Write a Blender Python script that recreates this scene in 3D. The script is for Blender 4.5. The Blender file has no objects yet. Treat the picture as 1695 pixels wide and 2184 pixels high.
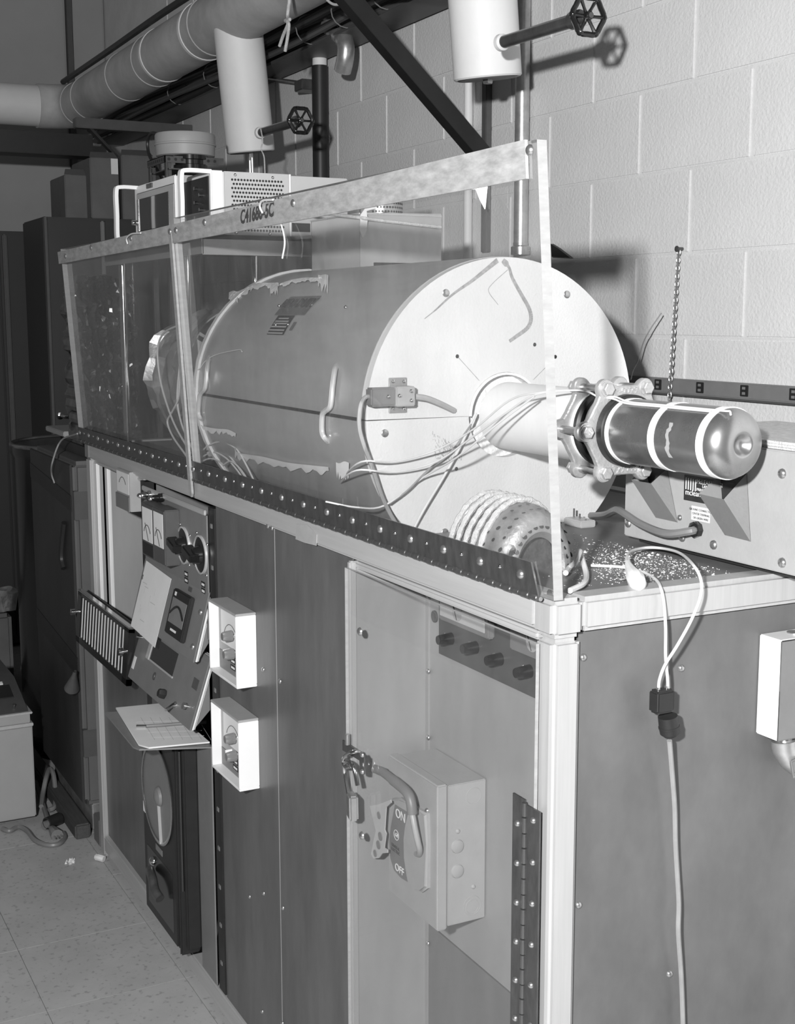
import bpy, bmesh, math, random
from mathutils import Vector, Matrix
random.seed(7)
SC = bpy.context.scene
COL = SC.collection

# ---------------------------------------------------------------- camera
FPX = 2776.7
CAM = Vector((1.5341, -1.0446, 1.8312))
YAW, PITCH, ROLL = 1.0951, 0.1502, -0.0019
_f = Vector((-math.sin(YAW)*math.cos(PITCH), math.cos(YAW)*math.cos(PITCH), -math.sin(PITCH)))
_r0 = Vector((math.cos(YAW), math.sin(YAW), 0)); _u0 = _r0.cross(_f)
RT = math.cos(ROLL)*_r0 + math.sin(ROLL)*_u0
UP = -math.sin(ROLL)*_r0 + math.cos(ROLL)*_u0
FW = _f
cam = bpy.data.cameras.new('camera'); camo = bpy.data.objects.new('camera', cam); COL.objects.link(camo)
m3 = Matrix((RT, UP, -FW)).transposed()
camo.matrix_world = Matrix.Translation(CAM) @ m3.to_4x4()
cam.sensor_fit = 'VERTICAL'; cam.sensor_height = 24.0; cam.sensor_width = 24.0*1695/2184
cam.lens = FPX/2184*24.0; cam.clip_start = .02
SC.camera = camo

# ---------------------------------------------------------------- world, flash, exposure
wd = bpy.data.worlds.new('World'); SC.world = wd; wd.use_nodes = True
wd.node_tree.nodes['Background'].inputs[0].default_value = (1, 1, 1, 1)
wd.node_tree.nodes['Background'].inputs[1].default_value = 0.062
fl = bpy.data.lights.new('flash_lamp', 'POINT'); fl.energy = 540; fl.shadow_soft_size = .045; fl.color = (1, 1, 1)
flo = bpy.data.objects.new('flash_lamp', fl); COL.objects.link(flo)
flo.location = CAM - RT*.40 + UP*.26 - FW*.45
vs = SC.view_settings
vs.view_transform = 'Standard'; vs.look = 'None'; vs.gamma = 1.0; vs.use_curve_mapping = False; vs.exposure = 0.42

# ---------------------------------------------------------------- pixel -> point helpers
def _ray(px, py): return FW + RT*((px-847.5)/FPX) - UP*((py-1092)/FPX)
def PY(px, py, y): d = _ray(px, py); return CAM + d*((y-CAM.y)/d.y)
def PX(px, py, x): d = _ray(px, py); return CAM + d*((x-CAM.x)/d.x)
def PZ(px, py, z): d = _ray(px, py); return CAM + d*((z-CAM.z)/d.z)

# ---------------------------------------------------------------- materials
MATS = {}
def mat(name, v, rough=.55, metal=0., var=.12, scale=6., bump=0., bscale=120., stretch=(1, 1, 1), speck=0., spec=.4, low=None):
    if name in MATS: return MATS[name]
    m = bpy.data.materials.new(name); m.use_nodes = True; nt = m.node_tree; N = nt.nodes; L = nt.links
    b = N['Principled BSDF']; b.inputs['Roughness'].default_value = rough; b.inputs['Metallic'].default_value = metal
    b.inputs['Specular IOR Level'].default_value = spec
    b.inputs['Base Color'].default_value = (v, v, v, 1)
    tc = N.new('ShaderNodeTexCoord'); mp = N.new('ShaderNodeMapping'); mp.inputs['Scale'].default_value = stretch
    L.new(tc.outputs['Object'], mp.inputs['Vector'])
    if var > 0:
        n = N.new('ShaderNodeTexNoise'); n.inputs['Scale'].default_value = scale; n.inputs['Detail'].default_value = 6
        n.inputs['Roughness'].default_value = .65
        L.new(mp.outputs[0], n.inputs['Vector'])
        r = N.new('ShaderNodeMapRange'); r.inputs['From Min'].default_value = .3; r.inputs['From Max'].default_value = .7
        r.inputs['To Min'].default_value = v*(1-var) if low is None else low; r.inputs['To Max'].default_value = min(1, v*(1+var))
        L.new(n.outputs['Fac'], r.inputs['Value']); out = r.outputs[0]
        if speck > 0:
            n2 = N.new('ShaderNodeTexNoise'); n2.inputs['Scale'].default_value = 60; n2.inputs['Detail'].default_value = 3
            L.new(mp.outputs[0], n2.inputs['Vector'])
            r2 = N.new('ShaderNodeMapRange'); r2.inputs['From Min'].default_value = .58; r2.inputs['From Max'].default_value = .68
            r2.inputs['To Min'].default_value = 1; r2.inputs['To Max'].default_value = 1-speck
            L.new(n2.outputs['Fac'], r2.inputs['Value'])
            mu = N.new('ShaderNodeMath'); mu.operation = 'MULTIPLY'
            L.new(out, mu.inputs[0]); L.new(r2.outputs[0], mu.inputs[1]); out = mu.outputs[0]
        cb = N.new('ShaderNodeCombineColor')
        for i in range(3): L.new(out, cb.inputs[i])
        L.new(cb.outputs[0], b.inputs['Base Color'])
        if metal > .4:
            rr = N.new('ShaderNodeMapRange'); rr.inputs['To Min'].default_value = rough*.75; rr.inputs['To Max'].default_value = min(1, rough*1.3)
            L.new(n.outputs['Fac'], rr.inputs['Value']); L.new(rr.outputs[0], b.inputs['Roughness'])
    if bump > 0:
        n = N.new('ShaderNodeTexNoise'); n.inputs['Scale'].default_value = bscale; n.inputs['Detail'].default_value = 3
        L.new(mp.outputs[0], n.inputs['Vector'])
        bp = N.new('ShaderNodeBump'); bp.inputs['Strength'].default_value = bump; bp.inputs['Distance'].default_value = .003
        L.new(n.outputs['Fac'], bp.inputs['Height']); L.new(bp.outputs[0], b.inputs['Normal'])
    MATS[name] = m; return m
def clear_mat(name, refl=1.0, haze=.05, hv=.5, scale=9):
    m = bpy.data.materials.new(name); m.use_nodes = True; nt = m.node_tree; N = nt.nodes; L = nt.links
    N.remove(N['Principled BSDF']); out = N['Material Output']
    tr = N.new('ShaderNodeBsdfTransparent'); tr.inputs[0].default_value = (.97, .97, .97, 1)
    gl = N.new('ShaderNodeBsdfGlossy'); gl.inputs['Roughness'].default_value = .03; gl.inputs[0].default_value = (.9, .9, .9, 1)
    df = N.new('ShaderNodeBsdfDiffuse'); df.inputs[0].default_value = (hv, hv, hv, 1)
    lw = N.new('ShaderNodeLayerWeight'); lw.inputs['Blend'].default_value = .5
    p5 = N.new('ShaderNodeMath'); p5.operation = 'POWER'; p5.inputs[1].default_value = 5.0; L.new(lw.outputs['Facing'], p5.inputs[0])
    fr = N.new('ShaderNodeMath'); fr.operation = 'MULTIPLY_ADD'; fr.inputs[1].default_value = .955; fr.inputs[2].default_value = .038; L.new(p5.outputs[0], fr.inputs[0])
    m1 = N.new('ShaderNodeMixShader'); m2 = N.new('ShaderNodeMixShader')
    tc = N.new('ShaderNodeTexCoord'); mp = N.new('ShaderNodeMapping'); mp.inputs['Scale'].default_value = (1, 1, .35)
    n = N.new('ShaderNodeTexNoise'); n.inputs['Scale'].default_value = scale; n.inputs['Detail'].default_value = 8; n.inputs['Roughness'].default_value = .7
    L.new(tc.outputs['Object'], mp.inputs[0]); L.new(mp.outputs[0], n.inputs['Vector'])
    r = N.new('ShaderNodeMapRange'); r.inputs['From Min'].default_value = .4; r.inputs['From Max'].default_value = .75
    r.inputs['To Min'].default_value = haze*.3; r.inputs['To Max'].default_value = haze*1.8
    L.new(n.outputs['Fac'], r.inputs['Value'])
    L.new(r.outputs[0], m1.inputs[0]); L.new(tr.outputs[0], m1.inputs[1]); L.new(df.outputs[0], m1.inputs[2])
    mu = N.new('ShaderNodeMath'); mu.operation = 'MULTIPLY'; mu.inputs[1].default_value = refl
    L.new(fr.outputs[0], mu.inputs[0]); L.new(mu.outputs[0], m2.inputs[0]); L.new(m1.outputs[0], m2.inputs[1]); L.new(gl.outputs[0], m2.inputs[2])
    L.new(m2.outputs[0], out.inputs['Surface']); MATS[name] = m; return m

mat('block_paint', .62, .5, 0, .06, 3, .55, 130)
mat('mortar', .60, .7, 0, .08, 8, .3, 90)
mat('far_paint', .30, .7, 0, .06, 2)
mat('tile', .40, .5, 0, .10, 5, 0, 1, (1, 1, 1), .28)
mat('tile_b', .27, .5, 0, .10, 5, 0, 1, (1, 1, 1), .28)
mat('slat', .62, .3, .4, .0)
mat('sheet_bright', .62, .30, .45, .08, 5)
mat('grout', .02, .9)
mat('alu', .44, .40, .25, .07, 14, .05, 60, (.25, 6, 6))
mat('alu_v', .43, .38, .3, .07, 14, .05, 60, (6, 6, .25))
mat('alu_bar', .44, .42, .3, .3, 22, 0, 1, (1, 1, 3))
mat('panel_grey', .10, .38, .0, .20, 7, 0, 1, (2, 2, .5), 0, .45)
mat('panel_end', .105, .38, .0, .24, 6, 0, 1, (1, 1, .6), 0, .45)
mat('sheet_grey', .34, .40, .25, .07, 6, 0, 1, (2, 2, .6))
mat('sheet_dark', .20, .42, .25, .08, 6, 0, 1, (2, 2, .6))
mat('bench_top', .16, .45, .1, .15, 12)
mat('steel_dark', .10, .33, .55, .25, 22, 0, 1, (3, 1, 1))
mat('steel', .50, .28, .9, .1, 30)
mat('chrome', .72, .12, 1., .03, 20)
mat('galv', .50, .35, .8, .2, 30)
mat('tape_pale', .40, .5, .2, .1, 20)
mat('black', .018, .45, 0, .15, 20)
mat('black_gloss', .012, .18, 0, .1, 20, 0, 1, (1, 1, 1), 0, .6)
mat('white', .70, .45, 0, .03, 8)
mat('paper', .66, .8, 0, .04, 14)
mat('ink', .05, .8, 0, 0)
mat('grey_paint', .33, .42, 0, .05, 20, .12, 160)
mat('grey_dark', .075, .45, 0, .1, 20)
mat('grey_mid', .17, .42, 0, .08, 14)
mat('edge_clear', .31, .35, 0, .12, 25, 0, 1, (1, 1, 4))
mat('furnace_shell', .42, .36, .35, .10, 8, 0, 1, (.6, 2, 2))
mat('board', .62, .8, 0, .04, 9, .25, 220)
mat('ceramic', .80, .45, 0, .03, 9)
mat('fiber', .82, .95, 0, .1, 60, .9, 150)
mat('tape_white', .88, .6, 0, .03, 30)
mat('wire_white', .60, .55, 0, .05, 30)
mat('wire_grey', .25, .5, 0, .1, 30)
mat('rope', .52, .9, 0, .2, 90, .8, 300)
mat('pipe_wrap', .42, .65, 0, .25, 4, .2, 30)
mat('pipe_wrap_white', .66, .55, 0, .05, 5, .12, 60)
mat('cast', .46, .45, .5, .1, 40, .35, 160)
mat('tube_metal', .36, .27, .85, .15, 10, 0, 1, (1.5, 1, 1))
mat('foil', .85, .45, 1., .1, 20, 1.0, 26)
mat('brown_card', .12, .8, 0, .15, 5)
mat('wrap_dark', .03, .5, 0, .3, 4, 0, 1, (1, 1, .5))
mat('wrap_mid', .10, .55, 0, .12, 4)
mat('locker', .03, .5, 0, .1, 3)
mat('machine_light', .30, .5, 0, .05, 6)
mat('wood', .06, .7, 0, .2, 12, 0, 1, (1, 8, 8))
mat('plate_dark', .04, .3, .4, .3, 60)
mat('glass_dark', .02, .06, 0, 0, 1, 0, 1, (1, 1, 1), 0, .7)
clear_mat('acrylic', .9, .055, .55)
clear_mat('acrylic_door', .8, .03, .55, 5)
clear_mat('window_clear', 1., .02, .5)

# ---------------------------------------------------------------- mesh helpers
def V(*a): return Vector(a)
def nb(): return bmesh.new()
def box(bm, x0, x1, y0, y1, z0, z1, bev=0., seg=2, M=None):
    if x0 > x1: x0, x1 = x1, x0
    if y0 > y1: y0, y1 = y1, y0
    if z0 > z1: z0, z1 = z1, z0
    t = bmesh.new()
    vs = [t.verts.new((x, y, z)) for x in (x0, x1) for y in (y0, y1) for z in (z0, z1)]
    for q in ((0, 1, 3, 2), (4, 6, 7, 5), (0, 4, 5, 1), (2, 3, 7, 6), (0, 2, 6, 4), (1, 5, 7, 3)): t.faces.new([vs[i] for i in q])
    if bev > 0: bmesh.ops.bevel(t, geom=t.edges[:], offset=bev, segments=seg, affect='EDGES', clamp_overlap=True)
    if M is not None: t.transform(M)
    _join(bm, t); return bm
def _join(bm, t):
    me = bpy.data.meshes.new('tmp'); t.to_mesh(me); t.free(); bm.from_mesh(me); bpy.data.meshes.remove(me)
def _frame(d):
    d = d.normalized(); a = Vector((0, 0, 1)) if abs(d.z) < .9 else Vector((1, 0, 0))
    u = d.cross(a).normalized(); return u, d.cross(u).normalized()
def lathe(bm, prof, p0, d, n=32, caps=True, a0=0., a1=2*math.pi):
    p0 = Vector(p0); d = Vector(d).normalized(); u, w = _frame(d); full = abs(a1-a0-2*math.pi) < 1e-6
    k = n if full else n+1; rings = []
    for t, r in prof:
        if r < 1e-6: rings.append([bm.verts.new(p0+d*t)]); continue
        rings.append([bm.verts.new(p0+d*t+(u*math.cos(a0+(a1-a0)*i/n)+w*math.sin(a0+(a1-a0)*i/n))*r) for i in range(k)])
    for A, B in zip(rings, rings[1:]):
        for i in range(n):
            j = (i+1) % k if full else i+1
            if len(A) == 1 and len(B) == 1: continue
            if len(A) == 1: bm.faces.new((A[0], B[j], B[i]))
            elif len(B) == 1: bm.faces.new((A[i], A[j], B[0]))
            else: bm.faces.new((A[i], A[j], B[j], B[i]))
    if caps and full:
        if len(rings[0]) > 1: bm.faces.new(rings[0][::-1])
        if len(rings[-1]) > 1: bm.faces.new(rings[-1])
    return bm
def cyl(bm, p0, p1, r0, r1=None, n=20):
    p0 = Vector(p0); p1 = Vector(p1); return lathe(bm, [(0, r0), ((p1-p0).length, r0 if r1 is None else r1)], p0, p1-p0, n)
def dome(bm, p, d, r, h, n=12):
    return lathe(bm, [(0, r), (h*.5, r*.87), (h*.85, r*.5), (h, 0)], p, d, n)
def smooth(pts, k=6, closed=False):
    P = [Vector(p) for p in pts]
    if len(P) < 3: return P
    if closed: Q = [P[-1]]+P+[P[0], P[1]]
    else: Q = [P[0]*2-P[1]]+P+[P[-1]*2-P[-2]]
    o = []
    for i in range(1, len(Q)-2):
        a, b, c, d = Q[i-1:i+3]
        for s in range(k):
            t = s/k
            o.append(.5*((2*b)+(c-a)*t+(2*a-5*b+4*c-d)*t*t+(3*b-a-3*c+d)*t**3))
    if not closed: o.append(P[-1])
    return o
def tube(bm, pts, r, n=8, closed=False, flat=None):
    P = [Vector(p) for p in pts]; rings = []; prev = None; m = len(P)
    for i in range(m):
        if closed: d = P[(i+1) % m]-P[i-1]
        else: d = P[min(i+1, m-1)]-P[max(i-1, 0)]
        d = d.normalized() if d.length > 1e-9 else Vector((0, 0, 1))
        if prev is None: u, w = _frame(d)
        else:
            u = prev-d*prev.dot(d)
            if u.length < 1e-6: u, w = _frame(d)
            u = u.normalized(); w = d.cross(u)
        prev = u
        rr = r[i] if isinstance(r, (list, tuple)) else r
        rings.append([bm.verts.new(P[i]+(u*math.cos(2*math.pi*k/n)+w*math.sin(2*math.pi*k/n))*rr) for k in range(n)])
    for i in range(m if closed else m-1):
        A = rings[i]; B = rings[(i+1) % m]
        for k in range(n): bm.faces.new((A[k], A[(k+1) % n], B[(k+1) % n], B[k]))
    if not closed: bm.faces.new(rings[0][::-1]); bm.faces.new(rings[-1])
    return bm
def prism(bm, poly, ext):
    ext = Vector(ext); A = [bm.verts.new(p) for p in poly]; B = [bm.verts.new(Vector(p)+ext) for p in poly]; n = len(A)
    try: bm.faces.new(A[::-1]); bm.faces.new(B)
    except Exception: pass
    for i in range(n): bm.faces.new((A[i], A[(i+1) % n], B[(i+1) % n], B[i]))
    return bm
def bar(bm, p0, p1, w, h, upv=(0, 0, 1), bev=0.):
    """box-section bar from p0 to p1"""
    p0 = Vector(p0); p1 = Vector(p1); d = (p1-p0); L = d.length; d.normalize(); u = Vector(upv); s = d.cross(u).normalized(); u = s.cross(d)
    M = Matrix((d, s, u)).transposed().to_4x4(); M.translation = p0
    return box(bm, 0, L, -w/2, w/2, -h/2, h/2, bev, 2, M)

OFF = {}
def _link(o, parent):
    COL.objects.link(o)
    if parent is not None: o.parent = parent
def obj(name, bm, m, parent=None, sm=True, ang=.6):
    off = OFF.get(parent.name, Vector()) if parent is not None else Vector()
    bmesh.ops.recalc_face_normals(bm, faces=bm.faces[:])
    if parent is None:   # origin at base centre
        xs = [v.co for v in bm.verts]
        lo = Vector([min(c[i] for c in xs) for i in range(3)]); hi = Vector([max(c[i] for c in xs) for i in range(3)])
        off = Vector(((lo.x+hi.x)/2, (lo.y+hi.y)/2, lo.z))
    for v in bm.verts: v.co -= off
    me = bpy.data.meshes.new(name); bm.to_mesh(me); bm.free()
    if m is not None:
        for x in (m if isinstance(m, (list, tuple)) else [m]): me.materials.append(MATS[x])
    if sm and len(me.polygons):
        me.polygons.foreach_set('use_smooth', [True]*len(me.polygons)); me.set_sharp_from_angle(angle=ang)
    o = bpy.data.objects.new(name, me); _link(o, parent)
    if parent is None: o.location = off
    OFF[o.name] = off
    return o
def tag(o, label, cat, group=None):
    o['label'] = label; o['category'] = cat
    if group: o['group'] = group
    return o
def thing(name, label, cat, loc, group=None):
    o = bpy.data.objects.new(name, None); o.empty_display_size = .05; COL.objects.link(o); o.location = loc; OFF[o.name] = Vector(loc)
    return tag(o, label, cat, group)
def struct(o, stuff=False): o['kind'] = 'stuff' if stuff else 'structure'; return o
def inst(src, name, parent, M):
    """a part that shares the mesh of src; M is in the world frame (mesh data centred on its own origin)"""
    o = bpy.data.objects.new(name, src); _link(o, parent)
    off = OFF.get(parent.name, Vector()) if parent is not None else Vector()
    o.matrix_basis = Matrix.Translation(-off) @ M; OFF[o.name] = off
    return o
def mesh_of(bm, m, ang=.6):
    bmesh.ops.recalc_face_normals(bm, faces=bm.faces[:])
    me = bpy.data.meshes.new('shared'); bm.to_mesh(me); bm.free(); me.materials.append(MATS[m])
    me.polygons.foreach_set('use_smooth', [True]*len(me.polygons)); me.set_sharp_from_angle(angle=ang); return me
def axesM(p, x, y, z=None):
    x = Vector(x).normalized(); y = Vector(y); y = (y-x*y.dot(x)).normalized(); z = x.cross(y)
    M = Matrix((x, y, z)).transposed().to_4x4(); M.translation = Vector(p); return M
def text(name, s, size, M, m, parent, depth=.0004, align='CENTER', shear=0., line=1., bold=0.):
    cu = bpy.data.curves.new('t', 'FONT'); cu.body = s; cu.size = size; cu.extrude = depth; cu.align_x = align; cu.align_y = 'CENTER'; cu.shear = shear
    cu.resolution_u = 3; cu.offset = bold; cu.space_line = line
    t = bpy.data.objects.new('t', cu); me = bpy.data.meshes.new_from_object(t)
    bpy.data.objects.remove(t); bpy.data.curves.remove(cu)
    bm = nb(); bm.from_mesh(me); bpy.data.meshes.remove(me); bm.transform(M)
    return obj(name, bm, m, parent, sm=False)
FRONT = ((1, 0, 0), (0, 0, 1))      # x,y axes of writing on faces looking towards -y
ENDF = ((0, 1, 0), (0, 0, 1))       # on faces looking towards +x
def bolt_mesh(r, h, m): bm = nb(); dome(bm, (0, 0, 0), (0, 0, 1), r, h, 10); return mesh_of(bm, m, 1.2)
def orient(p, d):
    return Matrix.Translation(Vector(p)) @ Vector(d).to_track_quat('Z', 'Y').to_matrix().to_4x4()
def hexhead(bm, p, d, r, h):
    p = Vector(p); d = Vector(d).normalized(); u, w = _frame(d)
    lathe(bm, [(0, r), (h*.85, r), (h, r*.85)], p, d, 6); return bm
# ================================================================= THE ROOM
W = 1.0645; HB = 1.4206
bm = nb(); box(bm, -6.3, 2.6, W+.004, W+.2, 0, 3.7)
wall = struct(obj('wall_back', bm, 'mortar'))
BK, CO, XC, Z2 = .4064, .2032, -1.2108, 2.1816
bm = nb(); box(bm, -BK/2+.005, BK/2-.005, -.010, .030, -CO/2+.0022, CO/2-.0022, .0035, 2)
blk = mesh_of(bm, 'block_paint')
for k in range(-9, 6):
    z = Z2+(k+.5)*CO
    for n in range(-11, 7):
        x = XC+(n+.5)*BK+(BK/2 if k % 2 else 0)
        inst(blk, 'block', wall, Matrix.Translation((x, W+.010, z)))
bm = nb(); box(bm, -6.5, -6.3, -3.2, W+.2, 0, 3.7)
wf = struct(obj('wall_far', bm, 'far_paint'))
bm = nb(); ytr = PX(145, 100, -6.22).y; ytr2 = PX(156, 100, -6.22).y; box(bm, -6.3, -6.22, ytr, ytr2, 0, 3.7); struct(obj('trim_1', bm, 'grey_dark'))
bm = nb(); box(bm, -6.3, -6.25, -3.0, ytr-.002, 0, 3.7, .01); obj('wall_panel', bm, 'far_paint', wf)
bm = nb(); box(bm, -6.3, -6.265, ytr2+.002, W-.001, 0, 3.7, .01); obj('wall_panel', bm, 'far_paint', wf)
# floor with tiles
bm = nb(); box(bm, -6.5, 2.6, -3.2, W+.2, -.1, -.003)
fl_o = struct(obj('floor', bm, 'grout'))
T = .3825
for which in ('tile', 'tile_b'):
    pass
bm = nb(); box(bm, -T/2+.0007, T/2-.0007, -T/2+.0007, T/2-.0007, -.004, 0)
tA = mesh_of(bm, 'tile')
for i in range(-10, 11):
    for j in range(-6, 3):
        o = inst(tA, 'floor_tile', fl_o, Matrix.Translation((-2.147+(i+.5)*T, -.015+(j+.5)*T, random.uniform(-.0006, 0))) @ Matrix.Rotation(random.choice((0, math.pi/2, math.pi)), 4, 'Z'))

# ================================================================= THE BENCH
XL = -2.745; DB = .86     # far end, depth
RIM = .052; PW = .052
bench = thing('work_bench', 'long metal bench cabinet with aluminium tube frame and grey sheet panels', 'workbench', (-1.37, .4, 0))
def P(name, m, *boxes, bev=.0, par=None, seg=2):
    bm = nb()
    for b in boxes: box(bm, *b, bev, seg)
    return obj(name, bm, m, par or bench)
# frame
P('rim_tube', 'alu', (XL+.05, -PW, 0, RIM, HB-RIM, HB), bev=.006)
bm = nb(); box(bm, -PW, 0, PW, .90, HB-RIM, HB, .008)
obj('rim_tube', bm, 'alu_v', bench)
P('rim_tube', 'alu', (XL+.05, -PW, DB-RIM, DB, HB-RIM, HB), bev=.006)
P('rim_tube', 'alu_v', (XL, XL+PW, PW, DB, HB-RIM, HB), bev=.006)
cc = P('corner_casting', 'alu_v', (-PW-.002, .003, -.003, PW+.002, HB-RIM-.006, HB+.0015), bev=.009, seg=3)
P('corner_casting', 'grey_mid', (XL-.002, XL+PW, -.002, PW, HB-RIM-.003, HB+.001), bev=.006)
post = P('post', 'alu_v', (-PW+.001, 0, .0, PW, 0, HB-RIM-.006), bev=.009, seg=3)
P('post', 'alu_v', (XL+.006, XL+PW+.006, .0, PW, 0, HB-RIM), bev=.005)
P('post', 'alu_v', (-PW, 0, DB-PW, DB, 0, HB-RIM), bev=.006)
P('post', 'alu_v', (XL+.006, XL+PW+.006, DB-PW, DB, 0, HB-RIM), bev=.006)
P('bottom_rail', 'alu', (XL+PW+.01, -PW, .000, .05, 0.02, .075), bev=.004)
P('bottom_rail', 'alu', (-PW+.002, -.003, PW, DB-PW, 0.02, .072), bev=.004)
# top sheet, cut open under the furnace
ts = [(-PW, XL+PW, PW-.001, .094), (-PW, XL+PW, .522, DB-RIM), (-PW, -.625, .094, .522), (-1.66, XL+PW, .094, .522)]
P('top_sheet', 'bench_top', *[(a, b, c, d, HB-.012, HB-.004) for a, b, c, d in ts])
# front panels
P('front_panel', 'panel_grey', (-1.484, -1.1005, .008, .012, .075, HB-RIM-.002))
P('seam_strip', 'alu_v', (-1.1006, -1.0984, .0075, .010, .075, HB-RIM-.002))
P('front_panel', 'panel_grey', (-1.0985, -.70, .008, .012, .075, HB-RIM-.002))
P('front_panel', 'panel_grey', (XL+PW+.008, -2.12, .016, .020, .075, .80))
P('end_panel', 'panel_end', (-.022, -.018, PW+.004, DB-PW-.004, .075, HB-RIM-.004))
# recess with switchgear
ZR0, ZR1 = .05, HB-RIM-.004; YR = .166
P('recess_side', 'sheet_grey', (-.692, -.688, .004, YR, ZR0, ZR1))
P('recess_frame', 'alu_v', (-.699, -.686, -.004, .012, ZR0, ZR1), bev=.003)
P('recess_lip', 'alu', (-.686, -PW, .006, .022, ZR1-.014, ZR1), bev=.004)
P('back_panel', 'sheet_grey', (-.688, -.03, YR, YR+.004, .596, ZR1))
P('darker_lower_back', 'sheet_dark', (-.688, -.03, YR-.002, YR+.003, ZR0, .594))  # recess back continues downwards in a darker tone
P('corner_angle', 'sheet_grey', (-.688, -.676, YR-.004, YR, ZR0, ZR1))
scr = bolt_mesh(.0058, .004, 'steel')
for z in (1.129, .992, .71, .552): inst(scr, 'screw', bench, orient((-.676, YR-.004, z), (0, -1, 0)))
bm = nb(); lathe(bm, [(0, .012), (.003, .012), (.004, .009), (.002, .006), (.002, 0)], (-.655, YR, 1.245), (0, -1, 0), 16); obj('grommet', bm, 'grey_dark', bench)
# small bolt heads on panels
for px, py, y in ((561, 1428, .008), (597, 1453, .008), (559, 2157, .008), (602, 2182, .008), (562, 1905, .008), (603, 1936, .008), (571, 1122, .008), (580, 1126, .008), (532, 1912, .008)):
    p = PY(px, py, y); inst(scr, 'screw', bench, orient(p, (0, -1, 0)))
scr2 = bolt_mesh(.0062, .005, 'steel')
for px, py in ((1452, 1425), (1427, 2077), (1243, 1402), (1233, 1930)):
    p = PX(px, py, -.018); inst(scr2, 'screw', bench, orient(p, (1, 0, 0)))
# left open compartment
P('compartment_side', 'sheet_grey', (XL+.10, XL+.104, .02, .55, .80, ZR1))
P('compartment_floor', 'sheet_grey', (XL+.10, -2.12, .02, .55, .80, .804))
P('compartment_back', 'sheet_dark', (XL+.10, -2.12, .55, .554, .80, ZR1))
for i, (y0, x1) in enumerate(((.010, .090), (.026, .096), (.042, .102))):
    P('trim_strip', 'white', (XL+.06, XL+x1+.008, y0, y0+.012, .80, ZR1-.006), bev=.003)
    P('trim_strip', 'white', (XL+x1, -2.13, y0, y0+.012, .806, .812), bev=.002)
P('compartment_lip', 'alu', (XL+.06, -2.12, .012, .03, ZR1-.012, ZR1), bev=.003)
# rack rails
for x0, x1 in ((-2.122, -2.075), (-1.530, -1.486)):
    rl = P('rack_rail', 'black', (x0, x1, .004, .030, .08, ZR1-.004))
    for k in range(12):
        z = ZR1-.05-k*.105
        bm = nb(); box(bm, (x0+x1)/2-.007, (x0+x1)/2+.007, .0025, .006, z-.006, z+.006, .001); obj('slot', bm, 'grey_mid', rl)
P('rack_side', 'sheet_dark', (-2.13, -2.124, .03, .5, .08, ZR1))
P('rack_side', 'sheet_dark', (-1.486, -1.482, .03, .5, .08, ZR1))
P('rack_back', 'black', (-2.13, -1.482, .5, .504, .08, ZR1))
P('floor_skirt', 'alu', (XL+PW+.01, -PW, .05, .052, 0.0, .03))

# ================================================================= CLEAR GUARD along the front of the bench
def yg(z): return .013-.062*(z-1.42)       # inner face of the leaning sheet
guard = thing('plastic_guard', 'clear plastic splash guard hinged along the bench front, aluminium bar on top', 'guard', (-1.4, 0, HB))
def gsheet(x0, x1, z0, z1, t=.016):
    bm = nb()
    v = []
    for x in (x0, x1):
        for z in (z0, z1):
            for d in (0, t): v.append(bm.verts.new((x, yg(z)-d, z)))
    # v: x0z0i,x0z0o,x0z1i,x0z1o, x1...
    F = [((0, 4, 6, 2), 0), ((1, 3, 7, 5), 0), ((0, 2, 3, 1), 1), ((4, 5, 7, 6), 1), ((2, 6, 7, 3), 1), ((0, 1, 5, 4), 1)]
    for q, mi in F: f = bm.faces.new([v[i] for i in q]); f.material_index = mi
    return bm
g1 = obj('clear_sheet', gsheet(-1.598, .004, 1.423, 2.066), ['acrylic', 'edge_clear'], guard, sm=False)
g2 = obj('clear_sheet', gsheet(-2.80, -1.612, 1.423, 2.045), ['acrylic', 'edge_clear'], guard, sm=False)
# joint strip with a turned down tip
bm = nb(); n = 12
for a, b in (((-1.600, 2.03), (-1.600, 1.385)),):
    prism(bm, [(-1.628, yg(2.03)-.017, 2.03), (-1.606, yg(2.03)-.017, 2.03), (-1.606, yg(1.385)-.022, 1.385), (-1.614, yg(1.375)-.022, 1.375), (-1.628, yg(1.385)-.022, 1.385)], (0, -.006, 0))
obj('joint_strip', bm, 'edge_clear', guard)
bm = nb()
z0, z1 = 2.010, 2.058
prism(bm, [(-2.815, yg(z0)-.017, z0-.012), (-.018, yg(z0)-.017, z0+.006), (-.018, yg(z1)-.017, z1+.010), (-2.815, yg(z1)-.017, z1-.022)], (0, -.005, 0))
topbar = obj('top_bar', bm, 'alu_bar', guard)
bb = bolt_mesh(.008, .006, 'steel'); bs = bolt_mesh(.0055, .005, 'steel'); bt = bolt_mesh(.0042, .004, 'chrome')
for px, py in ((140, 546), (195, 528), (280, 508), (363, 494), (376, 491), (437, 474), (626, 433), (1130, 320)):
    p = PY(px, py, yg(2.03)-.022); inst(bb, 'bolt', topbar, orient(p, (0, -1, 0)))
p = PY(546, 456, yg(2.03)-.023)
text('writing', 'C41686-5C', .040, axesM(p, (1, 0, .02), (0, 0, 1)), 'ink', topbar, shear=.25, bold=.0012)
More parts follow.
